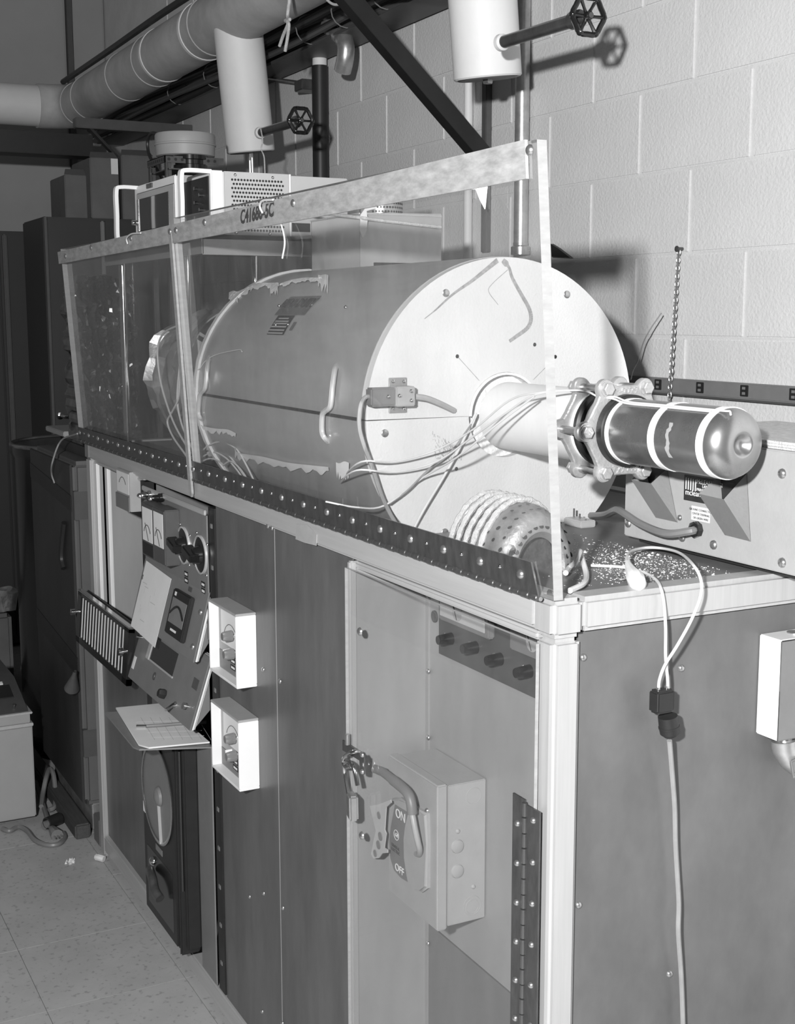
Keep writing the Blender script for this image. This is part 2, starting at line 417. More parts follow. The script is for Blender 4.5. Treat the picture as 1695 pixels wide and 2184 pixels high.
# hinge
bm = nb(); prism(bm, [(-2.79, yg(1.43)-.0175, 1.424), (-.030, yg(1.43)-.0175, 1.424), (-.046, yg(1.475)-.0175, 1.472), (-2.79, yg(1.475)-.0175, 1.466)], (0, -.003, 0))
leaf = obj('hinge_leaf', bm, 'steel_dark', guard)
bm = nb(); cyl(bm, (-.0117, 0, 0), (.0117, 0, 0), .0055, n=10); kn = mesh_of(bm, 'steel_dark')
k = 0; x = -.042
while x > -2.79:
    inst(kn, 'knuckle', leaf, Matrix.Translation((x, -.007, 1.4205)) @ Matrix.Scale(1.0 if k % 2 else .86, 4)); x -= .0245; k += 1
bm = nb(); cyl(bm, (-2.79, -.007, 1.4205), (-.024, -.007, 1.4205), .0036, n=8); obj('hinge_pin', bm, 'steel', leaf)
x = -.075; k = 0
while x > -2.77:
    z = 1.449
    inst((bb, bt)[k % 2], 'bolt', leaf, orient((x, yg(z)-.0205, z+(.002 if k % 2 else 0)), (0, -1, 0))); x -= .0585; k += 1
for (px, py) in ((1183, 1222), (1172, 1268)):
    p = PY(px, py, .012); inst(bb, 'bolt', guard, orient(p, (0, 1, 0)))
# thin cord stubs and ties on the bar
def wire(name, pts, r, m, par, k=6): return obj(name, tube(nb(), smooth(pts, k), r, 8), m, par)
yb = yg(2.05)-.024
wire('cable_tie', [PY(272, 520, yb), PY(270, 508, yb-.004), PY(280, 499, yb-.006), PY(300, 497, yb-.004)], .002, 'wire_white', guard)
wire('cable_tie', [PY(560, 455, yb), PY(554, 440, yb-.004), PY(560, 428, yb-.006), PY(582, 426, yb-.004)], .0022, 'wire_white', guard)
wire('cable_tie', [PY(597, 468, yb+.012), PY(607, 513, yb+.01), PY(602, 551, yb+.01)], .0018, 'wire_white', guard)

# ================================================================= instrument shelf inside the guard
shelf = thing('instrument_shelf', 'sheet metal shelf on two steel pipe legs behind the clear guard', 'shelf', (-2.05, .25, HB))
bm = nb(); box(bm, -2.52, -1.60, .03, .50, 2.018, 2.022); box(bm, -2.52, -1.60, .028, .032, 1.982, 2.022); box(bm, -1.604, -1.60, .03, .50, 1.980, 2.022)
obj('tray', bm, 'sheet_grey', shelf)
for x in (-2.41, -1.80): bm = nb(); cyl(bm, (x, .052, HB-.004), (x, .052, 2.018), .0115, n=20); obj('leg', bm, 'chrome', shelf)
for x in (-2.41, -1.70): bm = nb(); cyl(bm, (x, .48, HB-.004), (x, .48, 2.018), .0115, n=16); obj('leg', bm, 'chrome', shelf)
# ================================================================= THE FURNACE
FC = Vector((0, .308, 1.638)); FR = .3045; FX0, FX1 = -1.585, -.63
fur = thing('tube_furnace', 'big horizontal cylindrical split furnace with white end board, sunk in the bench', 'furnace', (-1.09, .29, 1.345))
def fy(a, r=FR): # angle a from +z towards -y (front) ; returns y,z
    return FC.y-math.sin(a)*r, FC.z+math.cos(a)*r
def half(x0, x1, r0, r1, a0, a1, n=40):
    bm = nb(); rings = []
    for x, r in ((x0, r0), (x0, r1), (x1, r1), (x1, r0)):
        rings.append([bm.verts.new((x, *fy(a0+(a1-a0)*i/n, r))) for i in range(n+1)])
    for q in range(4):
        A, B = rings[q], rings[(q+1) % 4]
        for i in range(n): bm.faces.new((A[i], A[i+1], B[i+1], B[i]))
    bm.faces.new([r[0] for r in rings]); bm.faces.new([r[-1] for r in rings][::-1])
    return bm
S = math.pi/2
up_shell = obj('upper_shell', half(FX0, FX1-.02, FR-.02, FR, -S+.012, S-.012), 'furnace_shell', fur)
lo_shell = obj('lower_shell', half(FX0, FX1-.02, FR-.02, FR-.001, S+.012, 3*S-.012), 'furnace_shell', fur)
obj('seam_strip', half(FX0, FX1-.02, FR-.03, FR-.006, S-.02, S+.02, 4), 'black', fur)
def halfdisc(x0, x1, rin, rout, a0, a1): return half(x0, x1, rin, rout, a0, a1, 48)
bu = obj('end_board', halfdisc(FX1-.02, FX1, .083, FR-.002, -S+.0035, S-.0035), 'board', fur)
bl = obj('end_board', halfdisc(FX1-.02, FX1-.0005, .083, FR-.002, S+.0035, 3*S-.0035), 'board', fur)
obj('rear_board', halfdisc(FX0-.02, FX0, .083, FR+.006, 0, 2*math.pi-.001), 'board', fur)
obj('core', half(FX0, FX1-.022, .0, FR-.03, 0, 2*math.pi-.001, 24), 'fiber', fur)
obj('hole_gasket', half(FX1-.02, FX1+.003, .078, .0825, -S, S, 24), 'fiber', fur)
# slotted screws
bm = nb(); lathe(bm, [(0, .0078), (.002, .0075), (.003, .006), (.003, 0)], (0, 0, 0), (0, 0, 1), 14); sl = mesh_of(bm, 'steel')
for px, py, b in ((950, 625, bu), (1208, 628, bu), (820, 924, bl), (948, 1135, bl), (951, 1088, bl)):
    if py == 1088: continue
    inst(sl, 'screw', b, orient(PX(px, py, FX1-.0008), (1, 0, 0)))
bm = nb(); dome(bm, (0, 0, 0), (0, 0, 1), .004, .001, 8); hl = mesh_of(bm, 'black')
for px, py in ((975, 760), (1184, 761), (973, 1000), (1140, 735)): inst(hl, 'pin_hole', bu if py < 880 else bl, orient(PX(px, py, FX1), (1, 0, 0)))
# fine saw cuts and stains on the board
def mark(pts, w, m='ink', par=bu, x=FX1+.0004):
    bm = nb(); Q = [PX(a, b, x) for a, b in pts]
    for i, (a, b) in enumerate(zip(Q, Q[1:])):
        d = (b-a).normalized(); s = Vector((0, -d.z, d.y)); wa = (w[i] if isinstance(w, list) else w); wb = (w[i+1] if isinstance(w, list) else w)
        bm.faces.new([bm.verts.new(c) for c in (a-s*wa, b-s*wb, b+s*wb, a+s*wa)])
    return obj('stain', bm, m, par, sm=False)
mat('stain', .30, .9, 0, .35, 120)
mark([(977, 762), (1022, 812)], .0006, 'stain'); mark([(1183, 764), (1137, 810)], .0006, 'stain')
def curve2(pts, k=5): return [(v.x, v.y) for v in smooth([Vector((a, b, 0)) for a, b in pts], k)]
c = curve2([(1061, 555), (1040, 572), (1005, 600), (965, 628), (930, 660), (905, 680)]); mark(c, [.0045*(1-i/len(c))+.0004 for i in range(len(c))], 'stain')
c = curve2([(1072, 555), (1085, 570), (1092, 592), (1108, 622), (1128, 658), (1132, 682), (1124, 700), (1100, 718), (1086, 728)]); mark(c, [.0045, .0055, .006, .006]+[.0045-.003*abs(i/len(c)-.5) for i in range(len(c))], 'stain')
c = curve2([(1083, 575), (1050, 605), (1042, 622), (1062, 650)]); mark(c, .0006, 'stain')
# scorched wire-brush patch on the lower board
bm = nb()
for i in range(260):
    u, v_ = random.random(), random.random()
    px = 920+u*58+8*v_; py = 918+v_*62+u*35*(1-v_)
    if (px-905)/75 < (py-900)/120*-1+.9 and random.random() < .6: continue
    p = PX(px, py, FX1+.0003); l = random.uniform(.002, .005)
    bm.faces.new([bm.verts.new(p+Vector((0, a, b))) for a, b in ((0, 0), (.0007, 0), (.0012, -l), (.0004, -l))])
obj('scorch', bm, 'stain', bl, sm=False)['kind'] = 'stuff'
# name plates wrapped on the shell
def on_shell(px, py, r=FR+.0006):
    d = _ray(px, py); o = CAM; # intersect cylinder
    a = d.y**2+d.z**2; b = 2*((o.y-FC.y)*d.y+(o.z-FC.z)*d.z); c_ = (o.y-FC.y)**2+(o.z-FC.z)**2-r*r
    t = (-b-math.sqrt(max(0, b*b-4*a*c_)))/(2*a); return o+d*t
def plate(name, corners, m, par, n=8, r=FR+.0012):
    a0 = [on_shell(*c_) for c_ in corners]; bm = nb()
    x0 = (a0[0].x+a0[3].x)/2; x1 = (a0[1].x+a0[2].x)/2
    th = lambda p: math.atan2(FC.y-p.y, p.z-FC.z)
    t0 = (th(a0[0])+th(a0[1]))/2; t1 = (th(a0[2])+th(a0[3]))/2
    A = [[bm.verts.new((x, *fy(t0+(t1-t0)*i/n, r))) for i in range(n+1)] for x in (x0, x1)]
    for i in range(n): bm.faces.new((A[0][i], A[0][i+1], A[1][i+1], A[1][i]))
    bmesh.ops.solidify(bm, geom=bm.faces[:], thickness=.0008)
    return obj(name, bm, m, par), (x0, x1, t0, t1)
mat('plate_light', .34, .3, .5, .1, 40)
pl, (x0, x1, t0, t1) = plate('name_plate', [(612, 636), (688, 628), (652, 670), (590, 674)], 'plate_light', up_shell)
def shell_text(s, size, xc, t, m, par):
    y, z = fy(t, FR+.0022); yv = Vector((0, math.cos(t), math.sin(t)))
    return text('lettering', s, size, axesM((xc, y, z), (1, 0, 0), yv), m, par, bold=.0008)
shell_text('HEVI-DUTY', .036, (x0+x1)/2, t0+(t1-t0)*.42, 'ink', pl)
pd, (x0, x1, t0, t1) = plate('rating_plate', [(592, 674), (631, 672), (604, 714), (570, 714)], 'plate_dark', up_shell)
mat('plate_line', .40, .4, .2, 0)
for f, a, b in ((.15, .2, .8), (.30, .1, .9), (.42, .1, .9), (.58, .05, .95), (.75, .05, .95), (.9, .05, .95)):
    t = t0+(t1-t0)*f; bm = nb()
    A = [bm.verts.new((x0+(x1-x0)*q, *fy(t+dt, FR+.0026))) for q, dt in ((a, 0), (b, 0), (b, .012), (a, .012))]; bm.faces.new(A)
    obj('print_line', bm, 'plate_line', pd, sm=False)
pe, _ = plate('tag_plate', [(627, 688), (635, 686), (622, 704), (615, 706)], 'plate_light', up_shell)
# screws on the shell
for px, py in ((737, 655), (595, 652), (665, 650), (588, 693), (614, 692)):
    p = on_shell(px, py); n_ = (p-Vector((p.x, FC.y, FC.z))); inst(bt, 'rivet', up_shell, orient(p, n_))
# S-shaped pull handles
for hx, top, bot, x_mid in ((1, (718, 780), (690, 940), None), (2, (447, 762), (428, 893), None)):
    hr = FR+.010
    if hx == 1: q = [(718, 780), (713, 792), (708, 830), (704, 866), (694, 876), (687, 886), (686, 918), (690, 932), (700, 942)]
    else: q = [(447, 762), (443, 776), (440, 805), (437, 828), (429, 838), (425, 850), (423, 878), (426, 890), (432, 895)]
    pts = [on_shell(*q[0], FR-.002)]+[on_shell(a, b, hr) for a, b in q[1:-1]]+[on_shell(*q[-1], FR-.002)]
    wire('handle', pts, .0056, 'slat', up_shell, 5)
# fibre fringe torn along lid edges, white patches
def fringe(name, pts, wdt, m, par, k=6, r=FR+.002):
    bm = nb(); Q = curve2(pts, k); A = []
    for i, (a, b) in enumerate(Q):
        w = wdt*(.55+.9*random.random())
        p = on_shell(a, b, r); q = on_shell(a+random.uniform(-2, 2), b+w, r+.0006)
        p2 = on_shell(a, b, r+.004)
        A.append((bm.verts.new(p), bm.verts.new(p2), bm.verts.new(q)))
    for A0, A1 in zip(A, A[1:]):
        bm.faces.new((A0[0], A1[0], A1[1], A0[1])); bm.faces.new((A0[1], A1[1], A1[2], A0[2])); bm.faces.new((A0[0], A0[2], A1[2], A1[0]))
    return obj(name, bm, m, par)
fringe('fibre_fringe', [(488, 628), (505, 622), (530, 612), (545, 604), (572, 603), (594, 603)], 10, 'fiber', up_shell)
fringe('fibre_fringe', [(597, 605), (620, 597), (650, 592), (675, 592), (688, 590)], 7, 'fiber', up_shell)
fringe('fibre_fringe', [(678, 586), (684, 587), (693, 585), (700, 587)], 28, 'tape_white', up_shell, 4)
fringe('fibre_fringe', [(574, 604), (580, 604), (592, 602)], 24, 'fiber', up_shell, 4)
fringe('fibre_fringe', [(488, 624), (497, 620), (506, 622)], 20, 'fiber', up_shell, 4)
fringe('fibre_fringe', [(418, 896), (432, 908), (460, 914), (485, 916), (503, 924)], 9, 'tape_white', lo_shell)
fringe('fibre_fringe', [(500, 954), (510, 966), (560, 974), (610, 986), (660, 992), (700, 996)], 13, 'tape_white', lo_shell)
fringe('fibre_fringe', [(716, 986), (724, 988), (734, 984), (744, 987)], 28, 'tape_white', lo_shell, 4)
# loose thread on the shell
wire('thread', [on_shell(418, 790, FR+.006), on_shell(426, 786, FR+.004), on_shell(438, 770, FR+.004), on_shell(462, 756, FR+.004), on_shell(508, 746, FR+.004), on_shell(516, 750, FR+.004)], .0011, 'wire_white', up_shell)

# terminal cover box on the furnace roof
cov = thing('terminal_cover', 'open folded stainless sheet metal cover box straddling the furnace roof', 'metal box', (-1.39, .40, 1.93))
bx0, bx1, by0, by1 = -1.53, -1.25, .292, .508
zt = 2.066
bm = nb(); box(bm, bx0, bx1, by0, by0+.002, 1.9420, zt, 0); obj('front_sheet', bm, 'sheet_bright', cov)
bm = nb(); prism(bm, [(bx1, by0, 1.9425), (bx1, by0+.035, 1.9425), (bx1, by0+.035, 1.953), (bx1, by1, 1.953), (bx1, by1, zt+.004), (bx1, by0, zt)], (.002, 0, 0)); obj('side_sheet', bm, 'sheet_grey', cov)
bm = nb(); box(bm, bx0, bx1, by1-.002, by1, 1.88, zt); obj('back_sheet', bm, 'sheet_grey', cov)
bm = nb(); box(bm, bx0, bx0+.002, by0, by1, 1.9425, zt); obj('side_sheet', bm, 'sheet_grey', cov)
inst(bb, 'screw', cov, orient(PY(716, 580, by0), (0, -1, 0)))
bm = nb(); box(bm, bx1, bx1+.006, by0-.003, by1, zt-.004, zt, .001); box(bm, bx0, bx1, by0-.003, by0, zt-.004, zt, .001); obj('folded_edge', bm, 'steel', cov)
# ================================================================= PROCESS TUBE, CLAMP, STEEL CANISTER
AX = Vector((0, .3055, 1.6375))
def sx_(x): return 1.534-(1.534-x)*1.0188
def ax(x): return Vector((sx_(x), AX.y, AX.z))
X1 = Vector((1, 0, 0))
tb = tag(obj('ceramic_tube', lathe(nb(), [(0, .065), (.31, .065)], ax(-.578), X1, 48), 'ceramic'), 'smooth white ceramic tube coming out of the furnace end board', 'tube')
cl = thing('pipe_clamp', 'cast metal pipe coupling of two six-lobed bolted flanges joining tube and canister', 'pipe coupling', ax(-.25)-Vector((0, 0, .09)))
RB = .0815; LOB = [math.radians(60*i) for i in range(6)]
def flange(x, t, parent):
    bm = nb(); out = []; n = 144; inn = []
    for i in range(n):
        a = 2*math.pi*i/n; q = (a+math.pi/6) % (math.pi/3)-math.pi/6
        # lobe radius around bolt circle with concave sides
        c = RB*math.cos(q); dd = .0165**2-(RB*math.sin(q))**2
        r = c+math.sqrt(dd) if dd > 0 else 0
        r2 = .0715+.026*(abs(math.cos(3*a)))**6*0
        flat = (.0745)/math.cos(abs(abs(q)-math.pi/6)) if False else .0755+.014*max(0, 1-abs(q)/.42)**1.5
        out.append(max(r, flat)); inn.append(.061)
    pt = lambda r, i, xx: bm.verts.new((sx_(xx), AX.y+r*math.cos(2*math.pi*i/n), AX.z+r*math.sin(2*math.pi*i/n)))
    R_ = []
    for xx, rr in ((x, [o-.002 for o in out]), (x+.002, out), (x+t-.002, out), (x+t, [o-.002 for o in out]), (x+t, inn), (x, inn)):
        R_.append([pt(rr[i], i, xx) for i in range(n)])
    for q in range(6):
        A, B = R_[q], R_[(q+1) % 6]
        for i in range(n): bm.faces.new((A[i], A[(i+1) % n], B[(i+1) % n], B[i]))
    return obj('flange', bm, 'cast', parent)
f1 = flange(-.224, .013, cl); f2 = flange(-.292, .013, cl)
obj('gasket_ring', lathe(nb(), [(0, .064), (.004, .067), (.012, .067), (.016, .062)], ax(-.272), X1, 48), 'black', cl)
obj('gasket_ring', lathe(nb(), [(0, .0655), (.010, .0655)], ax(-.240), X1, 48), 'steel', cl)
obj('rim_ring', lathe(nb(), [(0, .0612), (.016, .0612), (.018, .0595)], ax(-.213), X1, 48), 'black', cl)
for a in LOB:
    y, z = AX.y+RB*math.cos(a), AX.z+RB*math.sin(a)
    bm = nb(); cyl(bm, (sx_(-.300), y, z), (sx_(-.210), y, z), .0066, n=12); bo = obj('bolt', bm, 'steel', cl)
    bm = nb(); lathe(bm, [(0, .0125), (.002, .0125)], (sx_(-.211), y, z), X1, 16); hexhead(bm, (sx_(-.209), y, z), X1, .0108, .008); obj('bolt_head', bm, 'cast', bo)
    bm = nb(); hexhead(bm, (sx_(-.302)-.006, y, z), X1, .0108, .008); obj('nut', bm, 'cast', bo)
def ftext(s, ang, rad, size, x, flip=False):
    d = Vector((0, math.cos(ang), math.sin(ang))); up = -d if flip else d; xa = Vector((0, -1, 0)) if False else up.cross(X1)
    M = axesM(ax(x)+d*rad, xa, up)
    text('raised_number', s, size, M, 'cast', f1 if x > -.25 else f2, .0012)
ftext('729063', -math.pi/2, .0660, .017, -.2105, True)
ftext('F-0029', math.pi/2, .0668, .017, -.2105)
can = thing('steel_canister', 'brushed steel cylinder with dimpled round end, wrapped with white tape bands', 'cylinder', ax(-.08)-Vector((0, 0, .06)))
CR = .0548
prof = [(0, CR), (.268, CR)]
for i in range(1, 13):
    a = math.pi/2*i/12
    prof.append((.268+.031*math.sin(a), CR-.034*(1-math.cos(a))))
prof += [(.299, .0190), (.2975, .0165), (.2935, .0130), (.2885, .009), (.2862, .004), (.2858, 0)]
obj('body', lathe(nb(), prof, ax(-.222), X1, 64), 'tube_metal', can)
for px in (1291, 1387, 1491):
    x = PY(px, 915, AX.y-CR).x
    bm = nb(); lathe(bm, [(-.0075, CR-.0003), (-.0075, CR+.0009), (.0075, CR+.0009), (.0075, CR-.0003)], (x, AX.y, AX.z), X1, 64, caps=False); obj('tape_band', bm, 'tape_white', can)
# worn tape remnant between the bands
bm = nb(); A = []
xr = PY(1424, 900, AX.y-CR).x
for i in range(15):
    a = math.radians(150+i*4.2); w = .0055*(.5+.6*random.random())
    A.append([bm.verts.new((xr+s*w+.002*math.sin(i), AX.y+.0555*math.cos(a), AX.z+.0555*math.sin(a))) for s in (-1, 1)])
for p, q in zip(A, A[1:]): bm.faces.new((p[0], p[1], q[1], q[0]))
obj('tape_residue', bm, 'tape_pale', can)
# thermocouple leads
def topw(x, a=math.radians(112), r=.0568): return Vector((sx_(x), AX.y+r*math.cos(a), AX.z+r*math.sin(a)))
def lead(name, pts, r, m, label, group=None): return tag(wire(name, pts, r, m, None), label, 'wire', group)
yt = AX.y-.07
for i, (da, lab) in enumerate(((0, 'white lead wire taped along the canister top, reaching past the last band'), (5, 'white lead wire taped along the canister beside the longer one'))):
    a = math.radians(116+da)
    pts = [PZ(742-12*i, 1052+10*i, HB), PY(735-10*i, 1020+14*i, .05), PX(770-10*i, 985+18*i, FX1+.02), PX(840, 985+22*i, FX1+.03), PX(930, 960+25*i, FX1+.05), PX(1010, 915+15*i, -.50), PX(1085, 855+22*i, -.42), PX(1145, 838+3*i, -.36), Vector((-.300, AX.y-.052-.003*i, AX.z+.066)), Vector((-.255, AX.y-.050, AX.z+.058)), topw(-.205, a, .064), topw(-.17, a), topw(-.09, a), topw(.03 if i else .050, a)]
    if i == 0: pts.append(topw(.060, a-.1, .054)); pts.append(topw(.066, a-.02, .0505))
    lead('lead_wire', pts, .0017, 'wire_white', lab)
lead('lead_wire', [PX(876, 1140, FX1+.012), PX(905, 1085, FX1+.02), PX(950, 1010, FX1+.02), PX(985, 945, FX1+.02), PX(1015, 880, FX1+.012)], .0026, 'wire_white', 'thick pale flat lead running up the board to the tube hole')
lead('lead_wire', [PX(830, 1075, FX1+.02), PX(870, 1045, FX1+.02), PX(915, 1000, FX1+.02), PX(960, 965, FX1+.02), PX(1005, 905, FX1+.02)], .0018, 'wire_grey', 'dark grey lead crossing the end board towards the tube')
lead('lead_wire', [PX(695, 1070, -.75), PX(760, 1082, -.68), PX(820, 1078, FX1+.02), PX(900, 1020, FX1+.02), PX(975, 975, -.5), PX(1060, 905, -.42), PX(1140, 845, -.36)], .0018, 'wire_white', 'long thin white lead from the guard hinge up to the clamp')

# thermocouple connector on the end board
tcx = thing('thermocouple_connector', 'two-part plug connector strapped to the white end board', 'connector', PX(838, 868, FX1))
def bx_px(name, px0, py0, px1, py1, x0, x1, m, par, bev=.002):
    a = PX(px0, py0, x1); b = PX(px1, py1, x1); bm = nb(); box(bm, x0, x1, a.y, b.y, b.z, a.z, bev); return obj(name, bm, m, par)
mat('plug_brown', .16, .5, 0, .1, 20); mat('plug_tan', .36, .6, 0, .1, 40)
bx_px('plug_half', 792, 828, 846, 866, FX1+.004, FX1+.030, 'plug_brown', tcx, .003)
bx_px('socket_half', 845, 825, 886, 866, FX1+.004, FX1+.034, 'plug_tan', tcx, .002)
bx_px('strap', 830, 806, 868, 880, FX1, FX1+.004, 'plate_light', tcx, .001)
for px, py in ((838, 813), (861, 813), (838, 872), (861, 872), (877, 834), (877, 854), (828, 846), (852, 844)):
    inst(bt, 'screw', tcx, orient(PX(px, py, FX1+(.0345 if py in (834, 854, 844) else .0305 if py == 846 else .004)), (1, 0, 0)))
wire('sheathed_lead', [PX(884, 846, FX1+.018), PX(910, 850, FX1+.018), PX(940, 862, FX1+.014), PX(968, 876, FX1+.002)], .0058, 'plug_tan', tcx)
wire('braided_lead', [PX(793, 845, FX1+.018), PX(778, 848, FX1+.02), PX(768, 868, FX1+.03), PX(766, 910, FX1+.03), PX(776, 950, FX1+.03), PX(795, 1000, FX1+.02), PX(815, 1060, FX1+.02), PX(840, 1110, FX1+.02), PX(870, 1150, FX1+.02)], .0042, 'wire_grey', tcx)

# ================================================================= PERFORATED HEATER CORE on the bench
hc = PZ(1185, 1228, HB-.004)
hcore = thing('heater_core', 'perforated metal half-round heater core wound with white fibre rope, lying on the bench', 'heater core', (-.23, .10, HB-.004))
HX0, HX1 = -.375, -.225; HY = .11; HR = .082; HZ = HB-.004
def hp_(x, a, r): return Vector((x, HY-math.cos(a)*r*.92, HZ+math.sin(a)*r*1.32))
mat('core_metal', .34, .5, .6, .3, 26, .8, 60); mat('core_fill', .055, .95, 0, .5, 60, 1.0, 90)
bm = nb(); n = 28; prev = None
prof = [(HX0, .072), (HX1-.035, .083), (HX1-.012, .082), (HX1+.006, .078), (HX1+.018, .070), (HX1+.024, .060), (HX1+.024, .052)]
for x, r in prof:
    ring = [bm.verts.new(hp_(x, math.pi*i/n, r)) for i in range(n+1)]
    if prev:
        for i in range(n): bm.faces.new((prev[i], prev[i+1], ring[i+1], ring[i]))
    prev = ring
inner = [bm.verts.new(hp_(HX1+.016, math.pi*i/n, .044)) for i in range(n+1)]
for i in range(n): bm.faces.new((prev[i], prev[i+1], inner[i+1], inner[i]))
obj('shell', bm, 'core_metal', hcore)
bm = nb(); ring = [bm.verts.new(hp_(HX1-.004, math.pi*i/n, .050)) for i in range(n+1)]; bm.faces.new(ring)
ring2 = [bm.verts.new(hp_(HX0, math.pi*i/n, .05)) for i in range(n+1)]; bm.faces.new(ring2[::-1])
for i in range(n): bm.faces.new((ring[i], ring2[i], ring2[i+1], ring[i+1]))
obj('fibre_filling', bm, 'core_fill', hcore)
bm = nb(); lathe(bm, [(0, .0042), (.0004, .0042), (.0004, 0)], (0, 0, 0), (0, 0, 1), 8, caps=False); dot = mesh_of(bm, 'black')
for a_i in range(15):
    a = math.pi*(a_i+.5)/15
    for q, (x, r) in enumerate(((HX1+.0235, .0585), (HX1+.006, .0782), (HX1-.016, .0824), (HX1-.040, .0828))):
        p = hp_(x, a+(.1 if q % 2 else 0), r); nrm = Vector((1, 0, 0)) if q == 0 else (p-Vector((x, HY, HZ)))
        if q == 0: nrm = Vector((.85, -.5*math.cos(a), .5*math.sin(a)))
        inst(dot, 'hole', hcore, orient(p+nrm.normalized()*.0006, nrm) @ Matrix.Scale(random.uniform(.7, 1.1), 4))
for k, x in enumerate((-.368, -.345, -.320, -.296, -.272)):
    r = .082+.004
    ins_r = [hp_(x+.022*math.cos(t*math.pi/16)*0+.010*math.sin(t*math.pi/16), t*math.pi/16, r+.0008*(t % 2)) for t in range(17)]
    bm = nb(); tube(bm, smooth(ins_r, 3), [.0052+.0008*math.sin(i*1.9) for i in range(16*3+1)], 8); obj('rope_turn', bm, 'rope', hcore)
# tags / ties at the rope ends
for k, (px, py) in enumerate(((1000, 1090), (1035, 1135))):
    bm = nb(); dome(bm, PZ(px, py, 1.47), (.5, -.6, .5), .012, .008, 8); obj('rope_knot', bm, 'fiber', hcore)
tag(wire('heater_lead', [PZ(1075, 1192, HB+.02), PZ(1082, 1170, HB+.05), PX(1096, 1168, HX1+.004), PX(1118, 1160, HX1+.006)], .0052, 'tape_white', None), 'short thick white lead stub at the mouth of the heater core', 'wire')
tag(wire('heater_lead', [PZ(1206, 1222, HB+.004), PZ(1215, 1210, HB+.006), PZ(1228, 1198, HB+.02), PZ(1236, 1176, HB+.035), PZ(1240, 1190, HB+.02), PZ(1250, 1225, HB+.004), PZ(1244, 1245, HB+.004), PZ(1215, 1260, HB+.004)], .0046, 'wire_white', None), 'looped white heater lead beside the perforated core', 'wire')

# white powder and crumbs on the bench top
bm = nb(); TZ = HB-.004
def flake(p, s):
    n_ = random.choice((4, 5, 6)); a0 = random.random()*6
    A = [bm.verts.new(p+Vector((math.cos(a0+2*math.pi*i/n_)*s*random.uniform(.6, 1.2), math.sin(a0+2*math.pi*i/n_)*s*random.uniform(.6, 1.2), .0002))) for i in range(n_)]
    t = bm.verts.new(p+Vector((0, 0, s*random.uniform(.3, .9))))
    for i in range(n_): bm.faces.new((A[i], A[(i+1) % n_], t))
for i in range(3200):
    px = random.gauss(1370, 75) if random.random() < .6 else random.uniform(1220, 1620); py = random.gauss(1200, 25) if random.random() < .6 else random.uniform(1110, 1235)
    p = PZ(px, py, TZ)
    if p.x > -.055 or p.y < .22 and p.x < -.3 or p.y < .06 or p.y > .39: continue
    flake(p, abs(random.gauss(0, .0008))+.0004 if random.random() < .985 else random.uniform(.003, .005))
tag(obj('powder', bm, 'tape_white', None), 'scattered white insulation crumbs and dust on the bench top', 'powder')['kind'] = 'stuff'
# ================================================================= BLOWER BOX on the bench end
FY0 = .405; fx0 = PY(1330, 1140, FY0).x; fz0 = HB+.0; 
zl = PY(1330, 1140, FY0).z; zt_ = PY(1695, 960, FY0).z
fan = thing('blower_box', 'light grey sheet metal blower cabinet with slanted louvres standing on the bench end', 'blower', (-.1, .55, HB))
FX_ = .24; zb = HB+.010; ztop = 1.622
bm = nb(); box(bm, fx0, FX_, FY0, FY0+.36, zb, ztop, .002); obj('body', bm, 'grey_paint', fan)
bm = nb(); box(bm, fx0+.02, FX_-.02, FY0+.02, FY0+.34, HB, zb, 0); obj('foot_pad', bm, 'black', fan)
bm = nb(); box(bm, fx0+.06, FX_, FY0+.01, FY0+.3, ztop, ztop+.012, .004); obj('gasket_strip', bm, 'rope', fan)
# louvres : folded hoods with a dark opening above
mat('grey_light', .42, .42, 0, .04, 14)
for T0, T1, U0, U1, V0, V1, dd in (((1346, 1023), (1388, 1031), (1375, 994), (1422, 1000), (1398, 1104), (1444, 1114), .030), ((1489, 1053), (1543, 1065), (1536, 1012), (1592, 1010), (1545, 1141), (1600, 1155), .034)):
    T0, T1 = PY(*T0, FY0-dd), PY(*T1, FY0-dd); U0, U1, V0, V1 = [PY(*q_, FY0-.0008) for q_ in (U0, U1, V0, V1)]
    bm = nb(); A = [bm.verts.new(p) for p in (T0, T1, V1, V0)]; bm.faces.new(A); u1 = bm.verts.new(U1); u0 = bm.verts.new(U0); bm.faces.new((A[1], u1, A[2])); bm.faces.new((A[0], A[3], u0))
    bmesh.ops.solidify(bm, geom=bm.faces[:], thickness=.0010); obj('louvre', bm, 'grey_paint', fan, sm=False)
    bm = nb(); prism(bm, [p+Vector((0, .0002, 0)) for p in (U0, U1, V1, V0)], (0, .0004, 0)); obj('louvre_opening', bm, 'black', fan, sm=False)
sb = bolt_mesh(.0085, .006, 'steel')
for px, py in ((1340, 1116), (1455, 1146), (1522, 1162), (1668, 1010), (1668, 1200), (1450, 1104)):
    inst(sb if py != 1104 else bs, 'screw', fan, orient(PY(px, py, FY0), (0, -1, 0)))
